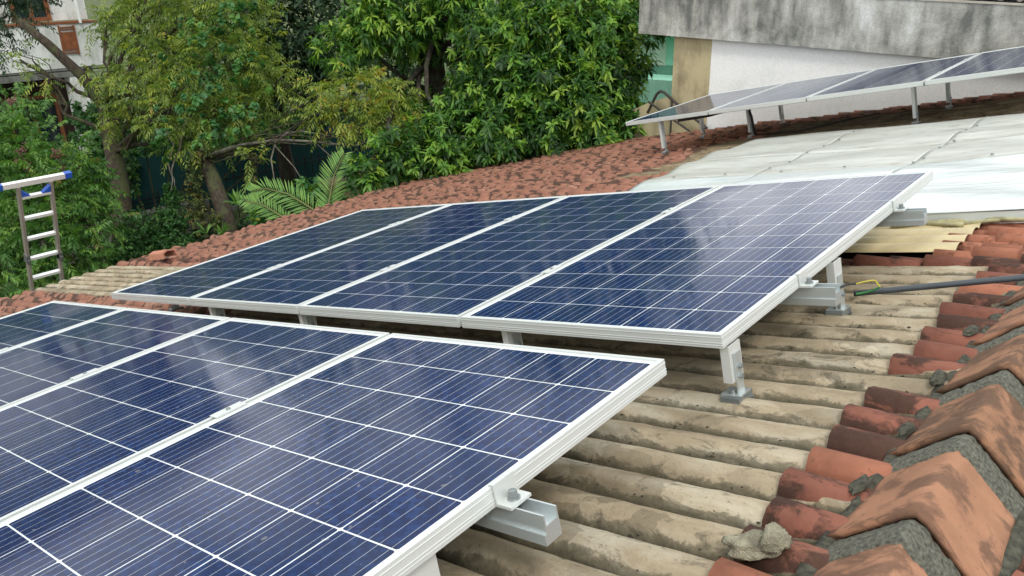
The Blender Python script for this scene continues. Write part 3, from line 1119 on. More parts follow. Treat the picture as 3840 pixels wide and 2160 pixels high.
q = [P(0.055, 0.66, -0.075), P(0.10, 0.70, -0.068), P(0.150, 0.73, -0.066), P(0.165, 0.72, -0.083), P(0.09, 0.72, -0.108)]
MB().tube(curve(q[0], P(0.07, 0.69, -0.064), q[1]), 0.0035, 6).obj('black_lead', BLACK, w)
MB().tube(curve(q[1], P(0.145, 0.72, -0.058), q[2]) + [q[3]], 0.0026, 6).obj('yellow_lead', YELLOW, w)
MB().tube(curve(q[3], P(0.13, 0.73, -0.105), q[4]), 0.0035, 6).obj('green_lead', GREENW, w)
b = MB()
b.tube([P(-3.45, 5.74, 0.125), P(-3.2, 5.95, 0.118), P(-3.03, 6.36, 0.135), P(-2.985, 6.40, 0.115), P(-2.96, 6.41, 0.02), P(-2.955, 6.42, -0.1), P(-2.94, 6.42, -0.185)], 0.014, 8)
tag(b.obj('black_cable', BLACK, None, None, True), 'black cable bent down along a leg of the far raised rack', 'cable')
b = MB()
b.tube([P(-2.9, 6.44, -0.185), P(-2.4, 6.3, -0.18), P(-2.15, 6.9, -0.185), P(-1.9, 7.15, -0.18)], 0.008, 6)
tag(b.obj('black_cable', BLACK, None, None, True), 'thin black cable lying on the brown channels under the far rack', 'cable')

# ------------------------------------------------------------------ ladder on the eave
lad = empty('ladder', (-8.6, 0.75, 0), 'aluminium ladder with blue end caps leaning on the tiled eave', 'ladder')
LAL = simple('ladder_rail', [0.30, 0.26, 0.23], 0.4, 0.4, 0.08, 6)
LRUNG = simple('ladder_rung', [0.82, 0.83, 0.82], 0.35, 0.4, 0.05, 6)
BLUE = simple('blue_plastic', [0.012, 0.08, 0.42], 0.4)
topz, topx = Z0 - 0.985, -7.745
ydir = np.array([0, 1.0, 0])
tilt = np.array([0.30, 0, 1.0])
tilt /= np.linalg.norm(tilt)
l_top = np.array([topx, 0.965, topz])
l_len = topz / tilt[2]
base_c = l_top - tilt * l_len
fwd = np.cross(ydir, tilt)
for s in (-1, 1):
    b = MB()
    c = base_c + ydir * (s * 0.15 - 0.013) - fwd * 0.03
    b.box(c, ydir * 0.026, fwd * 0.06, tilt * (l_len + 0.02))
    b.obj('side_rail', LAL, lad)
k = 0
t = l_len - 0.115
while t > 0.2:
    b = MB()
    c = base_c + tilt * t - ydir * 0.137 - fwd * 0.022
    b.box(c, ydir * 0.274, fwd * 0.044, tilt * 0.028)
    b.obj('rung', LRUNG, lad)
    t -= 0.235
for s in (-1, 1):
    c = base_c + tilt * (l_len - 0.085) + ydir * s * 0.135
    b = MB()
    b.add([c - fwd * 0.024, c - ydir * s * 0.08 - fwd * 0.024, c + tilt * 0.07 - fwd * 0.024, c + fwd * 0.024, c - ydir * s * 0.08 + fwd * 0.024, c + tilt * 0.07 + fwd * 0.024],
          [(0, 1, 2), (5, 4, 3), (0, 3, 4, 1), (1, 4, 5, 2), (2, 5, 3, 0)])
    b.obj('corner_brace', BLUE, lad)
    # sliding latch of the extension
    b = MB()
    lt = (l_len - 0.89) if s > 0 else (l_len - 0.84)
    c = base_c + tilt * lt + ydir * s * 0.155
    b.box(c - ydir * 0.018 - fwd * 0.035, ydir * 0.036, fwd * 0.075, tilt * 0.09)
    b.tube([c + fwd * 0.045, c + fwd * 0.05 + tilt * 0.05], 0.016, 7)
    b.obj('latch', simple('latch_steel', [0.14, 0.14, 0.14], 0.5, 0.5), lad)
c = base_c + tilt * (l_len + 0.022)
b = MB()
b.box(c - ydir * 0.285 - fwd * 0.028, ydir * 0.57, fwd * 0.046, tilt * 0.05)
bar = b.obj('stabiliser_bar', LRUNG, lad)
for s in (-1, 1):
    b = MB()
    b.box(c + ydir * (s * 0.318 - 0.033) - fwd * 0.032, ydir * 0.066, fwd * 0.054, tilt * 0.055)
    b.obj('end_cap', BLUE, bar)

# ------------------------------------------------------------------ white building behind the far row
WHITEP = mat_wall('white_limewash', [0.93, 0.93, 0.91], [0.89, 0.895, 0.87], [0.74, 0.75, 0.72], 0.06, 1.0, 0.08)
CONC = mat_wall('stained_concrete', [0.72, 0.73, 0.70], [0.45, 0.445, 0.40], [0.17, 0.175, 0.16], -0.03, 1.7, 0.5)
TAN = mat_wall('tan_plaster', [0.58, 0.50, 0.30], [0.50, 0.43, 0.26], [0.28, 0.23, 0.14], 0.04, 1.2, 0.15)
wbld = empty('white_building', (-1.5, 10.0, 0), 'white plastered building with a stained grey concrete parapet band and a tan pier', 'building')
MB().bx(-4.25, 4.0, 8.02, 12.5, 0, Z0 + 0.42).obj('white_wall', WHITEP, wbld)
MB().bx(-4.80, -4.253, 8.02, 12.5, 0, Z0 + 0.40).obj('tan_pier', TAN, wbld)
b = MB()
x0, x1 = -5.30, 4.2
zb = lambda x: Z0 + 0.048 - 0.0345 * (x + 5.28)
zt = lambda x: Z0 + 0.47 if x < -3 else Z0 + 0.50 - 0.043 * (x + 1.79)
n = 40
V, Fc = [], []
xs = np.linspace(x0, x1, n)
for x in xs:
    jag = 0.012 * noise.noise(Vector((x * 3.5, 1, 0))) + 0.006 * noise.noise(Vector((x * 11, 1, 0)))
    top = Z0 + 0.62 if x < -2.5 else zt(x) - 0.004
    V += [(x, 7.93, zb(x) + jag * 0.6), (x, 7.925 + 0.006 * noise.noise(Vector((x * 2, 4, 0))), top), (x, 12.8, top), (x, 12.8, zb(x))]
for i in range(n - 1):
    for k in range(4):
        k2 = (k + 1) % 4
        Fc.append((i * 4 + k, (i + 1) * 4 + k, (i + 1) * 4 + k2, i * 4 + k2))
link('concrete_band', fast_mesh('concrete_band', np.array(V), np.array(Fc), CONC), wbld)
MB().add([(-5.303, 7.94, zb(-5.3)), (-5.303, 12.8, zb(-5.3)), (-5.303, 12.8, Z0 + 0.62), (-5.303, 7.94, Z0 + 0.62)], [(0, 3, 2, 1)]).obj('band_end', CONC, wbld)
MB().add([(4.203, 7.94, zb(4.2)), (4.203, 12.8, zb(4.2)), (4.203, 12.8, zt(4.2)), (4.203, 7.94, zt(4.2))], [(0, 1, 2, 3)]).obj('band_end', CONC, wbld)
# corrugated roof resting on the band, with a pale edge strip
V, Fc = [], []
nx, nyy = 170, 6
for i in range(nx):
    x = -2.35 + 6.5 * i / (nx - 1)
    for k in range(nyy):
        y = 7.97 + 4.5 * k / (nyy - 1)
        V.append((x, y, zt(x) + 0.055 + 0.03 * math.sin((x + 0.05 * (y - 8)) * 2 * math.pi / 0.17) + (y - 7.97) * 0.16))
Fc = [(i * nyy + k, (i + 1) * nyy + k, (i + 1) * nyy + k + 1, i * nyy + k + 1) for i in range(nx - 1) for k in range(nyy - 1)]
link('corrugated_roof', fast_mesh('corrugated_roof', np.array(V), np.array(Fc), simple('asbestos_sheet', [0.15, 0.125, 0.10], 0.95, 0, 0.4, 6, 0.3), True), wbld)
MB().box((-2.4, 7.915, zt(-2.4) - 0.002), (6.5, 0, -0.043 * 6.5), (0, 0.05, 0), (0, 0, 0.02)).obj('edge_strip', simple('pale_edge', [0.45, 0.42, 0.35], 0.9, 0, 0.2, 8), wbld)
# lower tan boundary wall and pipe rail
bw = MB()
bw.prism([(-7.2, 0), (-4.803, 0), (-4.803, Z0 - 0.75), (-5.15, Z0 - 0.87), (-5.6, Z0 - 1.08), (-7.2, Z0 - 1.2)], (0, 8.05, 0), (1, 0, 0), (0, 0, 1), (0, 0.16, 0))
tag(bw.obj('boundary_wall', TAN), 'low tan boundary wall with a sloping dark top running left from the tan pier', 'wall')
rl = empty('pipe_rail', (-4.9, 7.9, Z0 - 1.5), 'dark bent pipe handrail against the low tan wall', 'handrail')
b = MB()
q = [(-5.12, 7.95, Z0 - 1.0), (-5.05, 7.95, Z0 - 0.86), (-4.985, 7.95, Z0 - 0.73), (-4.93, 7.95, Z0 - 0.69), (-4.87, 7.95, Z0 - 0.705), (-4.70, 7.95, Z0 - 0.82), (-4.4, 7.95, Z0 - 1.0), (-4.2, 7.95, Z0 - 1.12)]
RUST = simple('dark_painted_pipe', [0.05, 0.045, 0.04], 0.6, 0.3, 0.4, 20)
b.tube(q, 0.02, 8)
b.obj('top_pipe', RUST, rl)
MB().tube([(-5.10, 7.93, Z0 - 0.845), (-4.4, 7.93, Z0 - 1.2)], 0.016, 8).obj('lower_pipe', RUST, rl)
MB().tube([(-4.74, 7.94, Z0 - 0.8), (-4.74, 7.94, Z0 - 2.4)], 0.014, 8).obj('post', RUST, rl)
# mint house beyond
MINT = mat_wall('mint_paint', [0.42, 0.82, 0.64], [0.38, 0.76, 0.59], [0.30, 0.60, 0.46], -0.05, 1.2, 0.05)
MINTW = mat_wall('pale_mint_paint', [0.80, 0.86, 0.74], [0.75, 0.83, 0.71], [0.6, 0.7, 0.58], -0.05, 1.2, 0.05)
MINTD = mat_wall('deep_mint_paint', [0.18, 0.38, 0.29], [0.16, 0.34, 0.26], [0.07, 0.16, 0.12], -0.05, 1.2, 0.05)
mh = empty('mint_house', (-7.5, 13.5, 0), 'mint green painted house with a darker band glimpsed between tree and tan pier', 'house')
MB().bx(-9.5, -5.5, 12.0, 16.0, Z0 - 0.875, Z0 - 0.30).obj('upper_wall', MINTW, mh)
MB().bx(-7.25, -5.5, 11.99, 12.2, Z0 - 0.87, Z0 - 0.33).obj('mint_return', MINT, mh)
MB().bx(-9.5, -5.5, 11.98, 16.0, Z0 - 1.04, Z0 - 0.878).obj('dark_band', MINTD, mh)
MB().bx(-9.5, -5.5, 11.3, 16.0, 0, Z0 - 1.043).obj('ledge_wall', MINT, mh)
MB().bx(-9.7, -5.3, 11.7, 16.2, Z0 - 0.297, Z0 - 0.25).obj('roof_slab', MINT, mh)

# ------------------------------------------------------------------ house at the left
HX = -20.0
WH = mat_wall('house_white', [0.80, 0.82, 0.80], [0.75, 0.77, 0.74], [0.5, 0.52, 0.48], -0.04, 0.8, 0.05)
GREYB = mat_wall('grey_beam', [0.22, 0.23, 0.21], [0.18, 0.19, 0.17], [0.1, 0.1, 0.09], 0.0, 1.0, 0.1)
WOOD = simple('brown_wood', [0.22, 0.075, 0.03], 0.5, 0, 0.3, 10, 0.1)
GLASS, ntg, bsg = new_mat('dark_window_glass')
bsg.inputs['Base Color'].default_value = (0.02, 0.03, 0.035, 1)
bsg.inputs['Roughness'].default_value = 0.08
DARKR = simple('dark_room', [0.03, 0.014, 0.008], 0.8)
hh = empty('white_house', (HX - 3, 4, 0), 'white two-storey house with brown wooden windows and a balcony, behind the left trees', 'house')
MB().bx(HX - 7, HX - 0.30, -3, 7.05, Z0 - 0.05, Z0 + 2.9).obj('upper_wall', WH, hh)
MB().bx(HX - 0.3, HX, -3, 7.15, Z0 - 1.10, Z0 - 0.12).obj('balcony_parapet', WH, hh)
MB().bx(HX - 0.32, HX + 0.03, -3, 7.12, Z0 - 0.117, Z0 - 0.07).obj('wooden_ledge', WOOD, hh)
MB().bx(HX - 0.6, HX - 0.01, -3, 6.6, Z0 - 1.31, Z0 - 1.103).obj('balcony_beam', GREYB, hh)
MB().bx(HX - 7, HX - 0.61, -3, 7.05, Z0 - 1.30, Z0 - 1.12).obj('floor_slab', GREYB, hh)
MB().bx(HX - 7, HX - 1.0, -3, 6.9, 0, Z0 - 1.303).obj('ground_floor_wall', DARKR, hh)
MB().bx(HX - 0.35, HX - 0.02, 6.24, 6.6, 0, Z0 - 1.312).obj('column', WH, hh)
MB().bx(HX - 7.3, HX + 0.7, -3.3, 7.5, Z0 + 2.9, Z0 + 3.05).obj('roof', simple('house_roof', [0.25, 0.11, 0.07], 0.9, 0, 0.2, 4), hh)


def window(y0, y1, z0, z1, x, cols, parent):
    f = MB()
    t = 0.09
    f.bx(x, x + 0.06, y0, y1, z0, z0 + t).bx(x, x + 0.06, y0, y1, z1 - t, z1)
    ws = np.linspace(y0, y1, cols + 1)
    for i, yy in enumerate(ws):
        a = yy - (0 if i == 0 else t / 2) - (t if i == cols else 0) * 0.5
        f.bx(x + 0.002, x + 0.058, a, a + t, z0 + t, z1 - t)
    wf = f.obj('window', WOOD, parent)
    for i in range(cols):
        MB().bx(x + 0.01, x + 0.02, ws[i] + t * 0.8, ws[i + 1] - t * 0.4, z0 + t + 0.001, z1 - t - 0.001).obj('pane', GLASS, wf)


window(5.38, 6.21, Z0 - 0.045, Z0 + 1.3, HX - 0.30, 2, hh)
window(5.0, 6.21, Z0 - 3.3, Z0 - 1.76, HX - 1.0, 2, hh)
window(3.2, 4.6, Z0 - 3.3, Z0 - 1.76, HX - 1.0, 2, hh)
gr = MB()
gy0, gy1 = 6.20, 6.57
gr.bx(HX + 0.003, HX + 0.04, gy0, gy0 + 0.03, Z0 - 0.82, Z0 - 0.15).bx(HX + 0.003, HX + 0.04, gy1 - 0.03, gy1, Z0 - 0.82, Z0 - 0.15)
for z in (-0.20, -0.25, -0.72, -0.78):
    gr.bx(HX + 0.004, HX + 0.038, gy0 + 0.031, gy1 - 0.031, Z0 + z, Z0 + z + 0.024)
gr.bx(HX + 0.005, HX + 0.03, gy0 + 0.031, gy1 - 0.031, Z0 - 0.68, Z0 - 0.30)
gr.obj('wooden_grille', WOOD, hh)
MB().tube([(HX + 0.05, 6.72, Z0 - 0.12), (HX - 0.25, 6.74, Z0 + 2.8)], 0.035, 8).obj('rain_pipe', WH, hh)
MB().bx(HX - 0.3, HX + 0.003, 4.3, 4.42, Z0 - 0.9, Z0 - 0.35).obj('wooden_grille', WOOD, hh)

# teal screen, plinth and spiked fence
TEAL = mat_wall('teal_sheet', [0.010, 0.058, 0.058], [0.009, 0.050, 0.050], [0.007, 0.038, 0.038], -0.03, 1.0, 0.05)
tw = empty('teal_screen', (-16, 8, 0), 'dark teal screen wall standing behind the spiked fence under the trees', 'screen wall')
for i in range(10):
    y = 4.6 + 0.8 * i
    MB().bx(-16.05, -15.95, y, y + 0.797, 0.1, Z0 - 2.35 - 0.02 * (i % 2)).obj('sheet_panel', TEAL, tw)
MB().bx(-16.1, -15.9, 4.5, 12.7, 0, 0.097).obj('base_rail', GREYB, tw)
pl = MB().bx(-15.35, -15.05, 3.2, 6.6, 0, 0.62).obj('plinth_wall', mat_wall('grey_plinth', [0.3, 0.29, 0.27], [0.2, 0.19, 0.17], [0.1, 0.09, 0.08], 0.03, 2.0, 0.4))
tag(pl, 'low grey plinth wall in front of the left part of the teal screen', 'wall')
IRON = simple('black_iron', [0.012, 0.012, 0.012], 0.6, 0.3)


def fence(y0, y1, z0, x, h, label, step):
    e = empty('iron_fence', (x, (y0 + y1) / 2, z0), label, 'fence', 'black iron fences by the teal screen')
    y = y0
    while y < y1:
        b = MB()
        b.tube([(x, y, z0), (x, y, z0 + h - 0.09)], 0.012, 6)
        b.tube([(x, y, z0 + h - 0.089), (x, y, z0 + h - 0.07), (x, y, z0 + h)], [0.014, 0.026, 0.002], 6)
        b.obj('spike_bar', IRON, e)
        y += step
    for dz in (0.15, h - 0.18):
        MB().bx(x + 0.013, x + 0.025, y0, y1, z0 + dz, z0 + dz + 0.03).obj('cross_rail', IRON, e)


fence(4.6, 6.6, 0.621, -15.2, 0.42, 'short black spiked railing on the grey plinth at left', 0.2)
fence(6.8, 11.6, 0.0, -14.6, 1.25, 'long black spiked fence before the teal screen behind the palm', 0.2)
bp = empty('beige_pillar', (-11.9, 8.1, 0), 'beige gate pillar with a brown tile cap beside the palm', 'pillar')
MB().bx(-12.2, -11.8, 7.55, 8.45, 0, Z0 - 3.02).obj('shaft', mat_wall('beige_paint', [0.4, 0.33, 0.2], [0.36, 0.3, 0.18], [0.25, 0.2, 0.12], -0.05, 1.0, 0.05), bp)
MB().bx(-12.28, -11.72, 7.4, 8.6, Z0 - 3.017, Z0 - 2.93).obj('cap', simple('brown_cap', [0.11, 0.05, 0.03], 0.8, 0, 0.3, 9), bp)
MB()
pw = MB()
pw.tube([(-14.0, 2.5, Z0 - 0.55 - 0.0), (-14.3, 5.4, Z0 - 0.62), (-14.7, 9.0, Z0 - 0.45)], 0.012, 5)
tag(pw.obj('overhead_wire', BLACK), 'thin black overhead wire crossing in front of the white house', 'wire')

# ------------------------------------------------------------------ vegetation
TPL_T = np.array([0.0, 0.33, 0.33, 0.33, 0.68, 0.68, 0.68, 1.0])
TPL_S = np.array([0.0, -0.5, 0.0, 0.5, -0.42, 0.0, 0.42, 0.0])
TPL_F = np.array([(0, 2, 1), (0, 3, 2), (1, 2, 5), (1, 5, 4), (2, 3, 6), (2, 6, 5), (4, 5, 7), (5, 6, 7)])
SM_T = np.array([0.0, 0.45, 0.45, 1.0])
SM_S = np.array([0.0, -0.5, 0.5, 0.0])
SM_F = np.array([(0, 2, 1), (1, 2, 3)])


def nrmz(a):
    return a / (np.linalg.norm(a, axis=-1, keepdims=True) + 1e-9)


def leaves(base, dirs, nrm, L, w, bend, tint, small=False, fold=0.25):
    T, S, Fx = (SM_T, SM_S, SM_F) if small else (TPL_T, TPL_S, TPL_F)
    n, k = len(base), len(T)
    d = nrmz(dirs)
    side = nrmz(np.cross(d, nrm))
    up = np.cross(side, d)
    V = (base[:, None, :] + d[:, None, :] * (T[None, :, None] * L[:, None, None])
         + side[:, None, :] * (S[None, :, None] * w[:, None, None])
         + up[:, None, :] * ((np.abs(S)[None, :] * w[:, None] * fold)[:, :, None]))
    V[:, :, 2] -= (T[None, :] ** 2) * (bend * L)[:, None]
    Fc = Fx[None] + (np.arange(n) * k)[:, None, None]
    return V.reshape(-1, 3), Fc.reshape(-1, 3), np.repeat(tint, k)


def blob_points(c, r, n, shell=2.6, squash=(1, 1, 1)):
    d = nrmz(rng.normal(size=(n, 3)))
    rad = rng.random(n) ** (1 / shell)
    lump_ = 1 + 0.42 * np.sin(d[:, 0] * 5 + c[0] * 3) * np.sin(d[:, 1] * 4 + c[1]) + 0.15 * np.sin(d[:, 2] * 7 + c[2])
    p = np.asarray(c) + d * (rad * r * lump_)[:, None] * np.asarray(squash)
    return p, d, rad


def rosettes(pts, outd, nleaf, L, w, tint, spread=(0.5, 1.5), grav=0.35, bend=0.25):
    n = len(pts)
    ax = nrmz(outd * 0.7 + np.array([0, 0, 0.55]) + rng.normal(scale=0.35, size=(n, 3)))
    h = np.where(np.abs(ax[:, 2:3]) > 0.9, np.array([[1.0, 0, 0]]), np.array([[0, 0, 1.0]]))
    e1 = nrmz(np.cross(ax, h))
    e2 = np.cross(ax, e1)
    ph = (np.arange(nleaf)[None] * 2.399 + rng.random((n, 1)) * 6.28 + rng.normal(scale=0.25, size=(n, nleaf)))
    th = rng.uniform(spread[0], spread[1], size=(n, nleaf))
    d = (np.cos(th)[..., None] * ax[:, None] + np.sin(th)[..., None] * (np.cos(ph)[..., None] * e1[:, None] + np.sin(ph)[..., None] * e2[:, None]))
    d[..., 2] -= grav * rng.uniform(0.5, 1.5, size=(n, nleaf))
    d = nrmz(d)
    nr = nrmz(ax[:, None] + 0.6 * np.array([0, 0, 1.0]) + rng.normal(scale=0.3, size=(n, nleaf, 3)))
    base = pts[:, None] + ax[:, None] * (rng.uniform(-0.35, 0.1, size=(n, nleaf, 1)) * L) + rng.normal(scale=0.01, size=(n, nleaf, 3))
    LL = L * rng.uniform(0.7, 1.25, size=(n, 1)) * rng.uniform(0.55, 1.15, size=(n, nleaf))
    ww = w * rng.uniform(0.8, 1.2, size=(n, nleaf))
    bb = bend * rng.uniform(0.3, 1.7, size=(n, nleaf))
    tt = np.repeat(tint[:, None], nleaf, 1)
    return leaves(base.reshape(-1, 3), d.reshape(-1, 3), nr.reshape(-1, 3), LL.ravel(), ww.ravel(), bb.ravel(), tt.ravel())


def pinnates(pts, outd, L, npair, l, w, tint, grav=0.36):
    """compound leaves: paired leaflets along a drooping stalk"""
    n = len(pts)
    d = nrmz(outd * 0.8 + rng.normal(scale=0.5, size=(n, 3)) + np.array([0, 0, 0.1]))
    side = nrmz(np.cross(d, np.array([0, 0, 1.0]) + rng.normal(scale=0.25, size=(n, 3))))
    LL = L * rng.uniform(0.7, 1.25, n)
    t = np.linspace(0.12, 1.0, npair)
    stem = pts[:, None] + d[:, None] * (t[None, :, None] * LL[:, None, None])
    stem[..., 2] -= (t[None] ** 2) * (grav * LL)[:, None]
    B, Dd, Nn, W_, L2, T2 = [], [], [], [], [], []
    for s in (-1, 1):
        B.append(stem)
        dd = side[:, None] * s * 0.85 + d[:, None] * 0.45 + np.array([0, 0, -0.45]) + rng.normal(scale=0.2, size=stem.shape)
        Dd.append(dd)
        Nn.append(np.cross(side[:, None], d[:, None]) * np.ones_like(stem) + rng.normal(scale=0.25, size=stem.shape))
        prof_ = np.sin(np.clip(t, 0.1, 1) * math.pi * 0.85) * 0.5 + 0.6
        L2.append(l * prof_[None] * rng.uniform(0.8, 1.2, size=(n, npair)))
        W_.append(w * rng.uniform(0.8, 1.2, size=(n, npair)))
        T2.append(np.repeat(tint[:, None], npair, 1))
    cat = lambda q: np.concatenate([x.reshape(-1, 3) if x.ndim == 3 else x.ravel() for x in q])
    B, Dd, Nn, L2, W_, T2 = cat(B), cat(Dd), cat(Nn), cat(L2), cat(W_), cat(T2)
    return leaves(B, Dd, Nn, L2, W_, np.full(len(B), 0.25), T2, small=True)


def join(parts):
    Vs, Fs, Ts, k = [], [], [], 0
    for V, Fc, T in parts:
        Vs.append(V)
        Fs.append(Fc + k)
        Ts.append(T)
        k += len(V)
    return np.concatenate(Vs), np.concatenate(Fs), np.concatenate(Ts)


def wiggle(p0, p1, n, amp, seed):
    p0, p1 = np.asarray(p0, float), np.asarray(p1, float)
    out = []
    for i in range(n):
        t = i / (n - 1)
        j = np.array(noise.noise_vector(Vector((t * 2.5, seed, 0.3)))) * amp * math.sin(math.pi * t)
        out.append(p0 + (p1 - p0) * t + j)
    return out


LF_MANGO = mat_leaf('mango_leaf', [(0.0, [0.020, 0.060, 0.014]), (0.35, [0.050, 0.140, 0.024]), (0.62, [0.120, 0.265, 0.036]), (0.85, [0.225, 0.39, 0.055]), (1.0, [0.30, 0.42, 0.065])], 0.46, 0.38)
LF_NEEM = mat_leaf('neem_leaf', [(0.0, [0.045, 0.090, 0.020]), (0.4, [0.105, 0.175, 0.032]), (0.7, [0.20, 0.275, 0.045]), (0.95, [0.33, 0.36, 0.05]), (1.0, [0.36, 0.25, 0.05])], 0.5, 0.36, 0.3)
LF_VINE = mat_leaf('vine_leaf', [(0.0, [0.028, 0.10, 0.032]), (0.5, [0.06, 0.18, 0.05]), (0.85, [0.12, 0.25, 0.04]), (1.0, [0.34, 0.32, 0.04])], 0.45, 0.3)
LF_DARK = mat_leaf('dark_leaf', [(0.0, [0.014, 0.036, 0.016]), (0.5, [0.028, 0.070, 0.026]), (1.0, [0.07, 0.14, 0.04])], 0.5, 0.25)
LF_FERN = mat_leaf('fern_leaf', [(0.0, [0.028, 0.085, 0.018]), (0.5, [0.07, 0.175, 0.032]), (0.9, [0.16, 0.29, 0.045]), (1.0, [0.26, 0.17, 0.06])], 0.5, 0.34, 0.3)
LF_BUSH = mat_leaf('bush_leaf', [(0.0, [0.018, 0.065, 0.018]), (0.6, [0.045, 0.135, 0.032]), (1.0, [0.10, 0.20, 0.045])], 0.5, 0.28)
LF_MOSS = mat_leaf('creeper_leaf', [(0.0, [0.035, 0.055, 0.014]), (0.6, [0.085, 0.115, 0.022]), (1.0, [0.16, 0.10, 0.03])], 0.6, 0.25)
LF_PALM = mat_leaf('palm_leaf', [(0.0, [0.06, 0.15, 0.03]), (0.6, [0.14, 0.28, 0.05]), (1.0, [0.24, 0.38, 0.075])], 0.4, 0.25)
BARK = mat_bark('bark_brown', [0.06, 0.045, 0.032], [0.07, 0.085, 0.03])
BARK_G = mat_bark('bark_grey', [0.14, 0.125, 0.10], [0.2, 0.2, 0.15])
BARK_D = mat_bark('bark_dark', [0.045, 0.035, 0.025], [0.04, 0.05, 0.025])


def tree(name, label, cat, group, trunk, trunk_r, blobs, leaf_fn, lmat, bark, limb_r=0.035, limb_from=None, twigs=5, extra=None):
    base = trunk[0]
    e = empty(name, base, label, cat, group)
    tk = MB()
    tk.tube(trunk, trunk_r, 12)
    tr = tk.obj('trunk', bark, e, None, True)
    pts = [np.asarray(p) for p in trunk]
    lb = MB()
    parts = []
    for bi, (c, r, n) in enumerate(blobs):
        c = np.asarray(c)
        start = pts[-1] if limb_from is None else pts[limb_from[bi % len(limb_from)]]
        mid = wiggle(start, c, 8, 0.35, bi * 1.7)
        lb.tube(mid, list(np.linspace(limb_r, limb_r * 0.4, 8)), 7, False)
        for q in range(twigs):
            dq = nrmz(rng.normal(size=3))
            s = mid[rng.integers(4, 8)]
            lb.tube(wiggle(s, c + dq * r * 0.95, 6, 0.18, bi * 7 + q * 1.3), list(np.linspace(limb_r * 0.32, 0.005, 6)), 5, False)
        parts.append(leaf_fn(c, r, n))
    lb.obj('limbs', bark, e, None, True)
    V, Fc, T = join(parts)
    link('crown', fast_mesh('crown', V, Fc, lmat, False, T), e)
    return e, tr


def on_ground(p):
    return np.array([p[0], p[1], 0.0])


def shell_tint(rad, d, lo=0.2, hi=0.6, sc=0.16):
    """young bright shoots grow at the outside of the crown"""
    return np.clip(lo + (hi - lo) * rng.random(len(rad)) ** 1.6 + np.where((rad > 0.8) & (rng.random(len(rad)) < 0.35), 0.35, 0.0) + rng.normal(scale=sc * 0.5, size=len(rad)), 0, 1)


def mango_leaf(c, r, n):
    n = int(n * 1.15)
    p, d, rad = blob_points(c, r, n, 3.6)
    o_ = rng.uniform(-0.14, 0.12)
    tn = np.where(rng.random(n) < 0.42, rng.uniform(0.60, 1.0, n), rng.uniform(0.05, 0.42, n))
    return rosettes(p, d, 9, 0.140, 0.041, np.clip(tn + o_, 0, 1), spread=(0.5, 1.6), grav=0.38, bend=0.28)


def dark_leaf(c, r, n):
    p, d, rad = blob_points(c, r, n)
    return rosettes(p, d, 7, 0.15, 0.055, np.clip(rng.normal(0.4, 0.22, n), 0, 1), grav=0.25)


def neem_fn(lo, hi):
    def f(c, r, n):
        p, d, rad = blob_points(c, r, n, 3.0)
        return pinnates(p, d, 0.25, 7, 0.082, 0.024, np.clip(rng.uniform(lo, hi, n) + 0.08 * (rad > 0.85), 0, 1))
    return f


def fern_leaf(c, r, n):
    p, d, rad = blob_points(c, r, n, 3.2)
    return pinnates(p, d, 0.26, 9, 0.075, 0.026, np.clip(rng.uniform(0.15, 0.8, n) + 0.2 * (rng.random(n) < 0.08), 0, 1), 0.35)


# --- mango behind the eave
mg = at(1100, 230, 13.2)
mb_ = on_ground(mg)
blobs = []
for px, py, d, r, n in ((1250, 110, 11.8, .62, 330), (1390, 50, 11.6, .62, 330), (1500, 120, 11.7, .60, 320), (1545, 50, 11.9, .55, 260), (1205, 235, 11.7, .50, 230),
                        (1335, 230, 11.5, .55, 280), (1455, 260, 11.5, .55, 280), (1535, 215, 11.8, .45, 190), (950, 40, 12.2, .55, 220), (880, 120, 12.4, .5, 170),
                        (1040, 90, 12.6, .45, 120), (1150, 20, 12.0, .6, 260), (1110, 330, 11.6, .40, 150), (1000, 395, 11.3, .40, 160), (1120, 410, 11.2, .40, 160),
                        (1250, 350, 11.3, .45, 200), (1370, 340, 11.4, .45, 200), (1490, 330, 11.5, .42, 190), (1560, 300, 11.6, .32, 120), (925, 445, 10.9, .25, 70), (1615, 165, 12.3, .17, 26),
                        (1310, 150, 13.2, .9, 420), (1500, 190, 13.2, .9, 420), (1090, 270, 13.6, .6, 160), (1000, 300, 13.4, .55, 150), (1400, 330, 12.8, .7, 300), (1200, 350, 12.8, .7, 300),
                        (1000, -120, 12.6, 1.0, 420), (1230, -160, 12.4, 1.1, 460), (1480, -140, 12.4, 1.0, 420), (1120, -380, 12.8, 1.2, 380), (1380, -400, 12.8, 1.2, 380)):
    blobs.append((at(px, py, d), r, n))
tree('mango_tree', 'big mango tree with long drooping bright green leaves above the tiled eave', 'tree', None,
     [mb_, (mb_ + mg) / 2 + np.array([0.05, 0.08, 0]), mg, at(1090, 120, 13.1), at(1075, 20, 13.0)], [0.26, 0.2, 0.17, 0.15, 0.11], blobs, mango_leaf, LF_MANGO, BARK_D, 0.05, [2, 3, 4])

